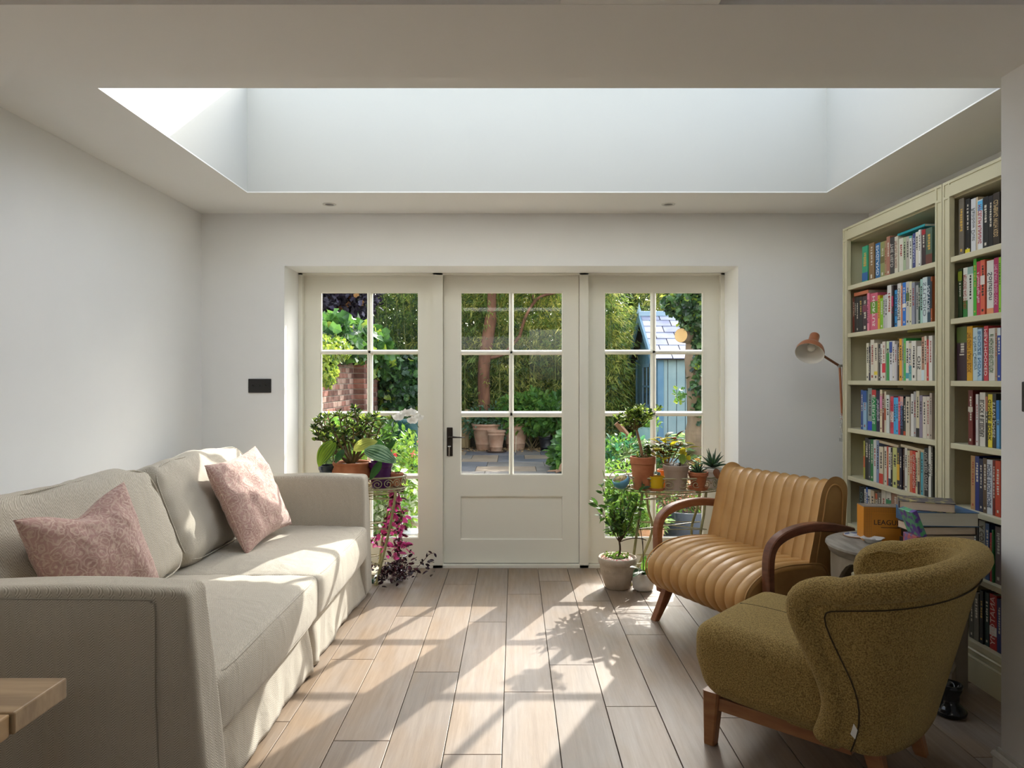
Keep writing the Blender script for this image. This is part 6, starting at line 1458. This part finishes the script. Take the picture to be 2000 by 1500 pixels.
# left of the patio (through the left window)
shrub('low dark green bed planting along the foot of the brick wall',(-1.75,9.4,.35),(.45,1.6,.5),2600,.10,[LG[2],LG[0],m_ivy[1]],(.5,.3,.2))
fern('feathery green fern clump by the patio behind the orchid, left window',c_(790,8.0,GZ+.02),16,.95,31,.55)
fern('pale fern low beside the patio, left window',c_(760,6.8,GZ+.02),14,.7,33,.6)
shrub('lime green geranium with a red flower near the glass of the left window',c_(800,6.2,.45),(.22,.35,.38),1300,.05,[LG[1],LG[0]],(.6,.4),fl=5,flmat=m_rfl,fls=.035)
shrub('silver and green variegated bushy plant just outside the left window',c_(745,5.75,.28),(.34,.3,.36),1500,.06,[LG[1],leafmat('silver_leaf','9aa88c','c0c8b0',.4,.4,20),LG[0]],(.35,.35,.3))
shrub('leafy bush against the wall outside the left pane, behind the jade plant',c_(660,6.9,.40),(.42,.5,.55),2000,.09,[LG[0],LG[2],LG[1]],(.5,.3,.2))
wb_=thing('water_barrel','dark teal water barrel behind the left window bed','barrel',tuple(c_(808,9.6,GZ)))
O('barrel_body',*lathe([(0,0),(.22,0),(.27,.3),(.28,.5),(.26,.78),(.24,.8),(0,.81)],26,tuple(c_(808,9.6,GZ)),cap0=False),mat('teal_plastic','24575c',.4),wb_,smooth=40)
# watering can outside the left window
wc=G(808,1060,GZ); wc=np.array((zx(805,5.35),5.35,GZ)); o=thing('watering_can','grey galvanised watering can outside the lower left window','watering can',tuple(wc)); mg=mat('galvanised_steel',(.45,.46,.46),.4,(.32,.33,.34),20,metal=.7)
O('can_body',*lathe([(0,0),(.10,0),(.10,.02),(.092,.03),(.088,.19),(.092,.20),(.088,.20)],28,tuple(wc),cap0=False),mg,o,smooth=40)
O('top_cover',*lathe([(.09,.195),(.05,.215),(0,.22)],24,tuple(wc),cap0=False),mg,o)
O('handle',*tube([tuple(wc+np.array((.02+.115*math.cos(a),0,.20+.11*math.sin(a)))) for a in np.linspace(R(-70),R(170),14)],.007,6),mg,o,smooth=True)
O('spout',*tube([wc+np.array((-.08,0,.04)),wc+np.array((-.17,0,.14)),wc+np.array((-.25,0,.25))],[.022,.014,.011],8),mg,o,smooth=True)
# centre: foliage behind the pots
shrub('bright green shrub under the bamboo behind the right terracotta pot',c_(1040,13.6,.65),(.75,.35,.42),2600,.11,[LG[0],LG[1],m_ivy[0]],(.5,.25,.25))
shrub('grey-green low shrub behind the left terracotta pots',c_(960,13.7,.45),(.6,.3,.35),1500,.08,[leafmat('grey_green','5a7a60','7a9a7c',.4,.4,10),LG[2]],(.6,.4))
shrub('broad-leaved hydrangea spilling over the right side of the patio',c_(1106,10.6,.14),(.20,.5,.36),260,.17,[m_ivy[0],LG[2],LG[0]],(.5,.2,.3),nm='hydrangea',wd=.75)
shrub('broad-leaved plant beside the black pot at the patio edge',c_(1088,13.3,.60),(.36,.3,.34),330,.16,[m_ivy[0],LG[0]],(.6,.4),nm='hydrangea',wd=.75)
# right bed (through the right window)
shrub('dense blue-green groundcover in the right bed under the timber prop',c_(1215,8.6,.20),(.55,.9,.42),4200,.07,[leafmat('cover_green','2f6048','4f8a5c',.4,.4,10),LG[2],LG[0]],(.5,.2,.3))
shrub('lime foliage with pink flowers by the right window bed',c_(1200,6.6,.24),(.34,.35,.30),1500,.05,[LG[1],LG[0]],(.45,.55),fl=8,flmat=m_pfl,fls=.028)
fern('tall arching pale fern in front of the blue shed, right window',c_(1335,8.2,.35),17,1.05,41,.55,el0=.75)
fern('drooping fern beneath the tall fern, right window',c_(1300,7.2,GZ+.1),16,.75,43,.5)
fern('orange-tipped grassy fern beside the trunk, right window',c_(1362,6.6,.15),14,.6,47,.3,mats=[leafmat('rust_frond','8a6a34','b08a4a',.4,.5,8),LG[2]],nm='ornamental_grass',cat='grass',el0=1.2)
shrub('yellow-green perennials low in the right bed near the glass',c_(1230,5.7,.20),(.20,.25,.28),900,.05,[LG[1],LG[0],LG[2]],(.4,.4,.2))
shrub('trailing heather-like shrub with rusty tips behind the plant stand',c_(1330,5.9,.28),(.38,.25,.22),2600,.045,[leafmat('rust_leaf','8a5a44','b08068',.4,.5,20),LG[2],LG[0]],(.5,.2,.3),tpl='lance',wd=.3,droop=-.6)
tc2=thing('planter_tub','dark blue-grey planter tub outside the right window behind the armchair','planter',(zx(1345,5.75),5.75,GZ)); O('tub_body',*lathe([(0,0),(.20,0),(.24,.25),(.25,.30),(.23,.30),(.22,.24)],28,(zx(1345,5.75),5.75,GZ),cap0=False),mat('slate_blue_plastic','333d4c',.35),tc2,smooth=40)
O('soil',*lathe([(.23,.26),(0,.27)],20,(zx(1345,5.75),5.75,GZ),cap0=False),m_soil,tc2)
c=np.array((zx(1272,5.5),5.5,GZ)); o=thing('terracotta_pot','small pale terracotta pot outside the right window beside the armchair arm','plant pot',tuple(c)); pot(o,c,.075,.098,.20,m_tp,.01)
leafobj('leaves',*(lambda n:(cloud(c+np.array((0,0,.27)),(.13,.1,.10),n,.2)))(260),.06,.4,[LG[0],leafmat('fern_green','7fa05c','a3bd7c')],o,'lance')
bt3=thing('blue_bucket','pale blue pot on a stand in front of the blue shed','pot',tuple(c_(1263,8.9,.42)))
O('pot_body',*lathe([(0,0),(.10,0),(.14,.26),(.15,.28),(.13,.28)],24,tuple(c_(1263,8.9,.42)),cap0=False),mat('pale_blue_pot','8fb0bc',.5),bt3,smooth=40)
O('pot_stand',*lathe([(.10,-.47),(.09,-.02),(.10,0),(0,0)],12,tuple(c_(1263,8.9,.42))),m_fence,bt3)
pos,dr=cloud(c_(1263,8.9,.72),(.17,.15,.09),300,.2); leafobj('leaves',pos,rng.normal(size=pos.shape),.06,.6,[LG[1],LG[0]],bt3,'oval')

dw=GG(1092,926); o=thing('driftwood','pale piece of dry wood lying at the right edge of the patio','wood',tuple(dw))
MB().tube([dw+np.array((-.05,0,.03)),dw+np.array((0,.02,.06)),dw+np.array((.05,0,.15))],[.02,.035,.02],7).tube([dw+np.array((-.16,.02,.04)),dw+np.array((0,.0,.05)),dw+np.array((.16,.03,.06))],[.008,.018,.008],6).tube([dw+np.array((.0,.0,.05)),dw+np.array((-.04,0,.19))],[.02,.008],6).obj('branch_piece',m_tp,o)
lt=GG(1007,884); o=thing('garden_cane','thin pale cane stuck in front of the right terracotta pot','cane',tuple(lt)); MB().tube([lt,lt+np.array((.01,0,.30))],.008,6).obj('cane',mat('pale_cane','c8b89a',.7),o)
n_=700; px_=np.stack([-1.2+2.7*rng.random(n_),13.2+.75*rng.random(n_),GZ+.01+.01*rng.random(n_)],1)
leafobj('leaf_litter',px_,rng.normal(size=(n_,3))*np.array((1,1,.15)),.05,.5,[mat('dry_leaf','8a6a48',.8),mat('dry_leaf_pale','b09468',.8)],None,'oval')
o=bpy.data.objects['leaf_litter']; tag(o,'dry leaves scattered at the far edge of the patio around the pots','leaves',kind='stuff')
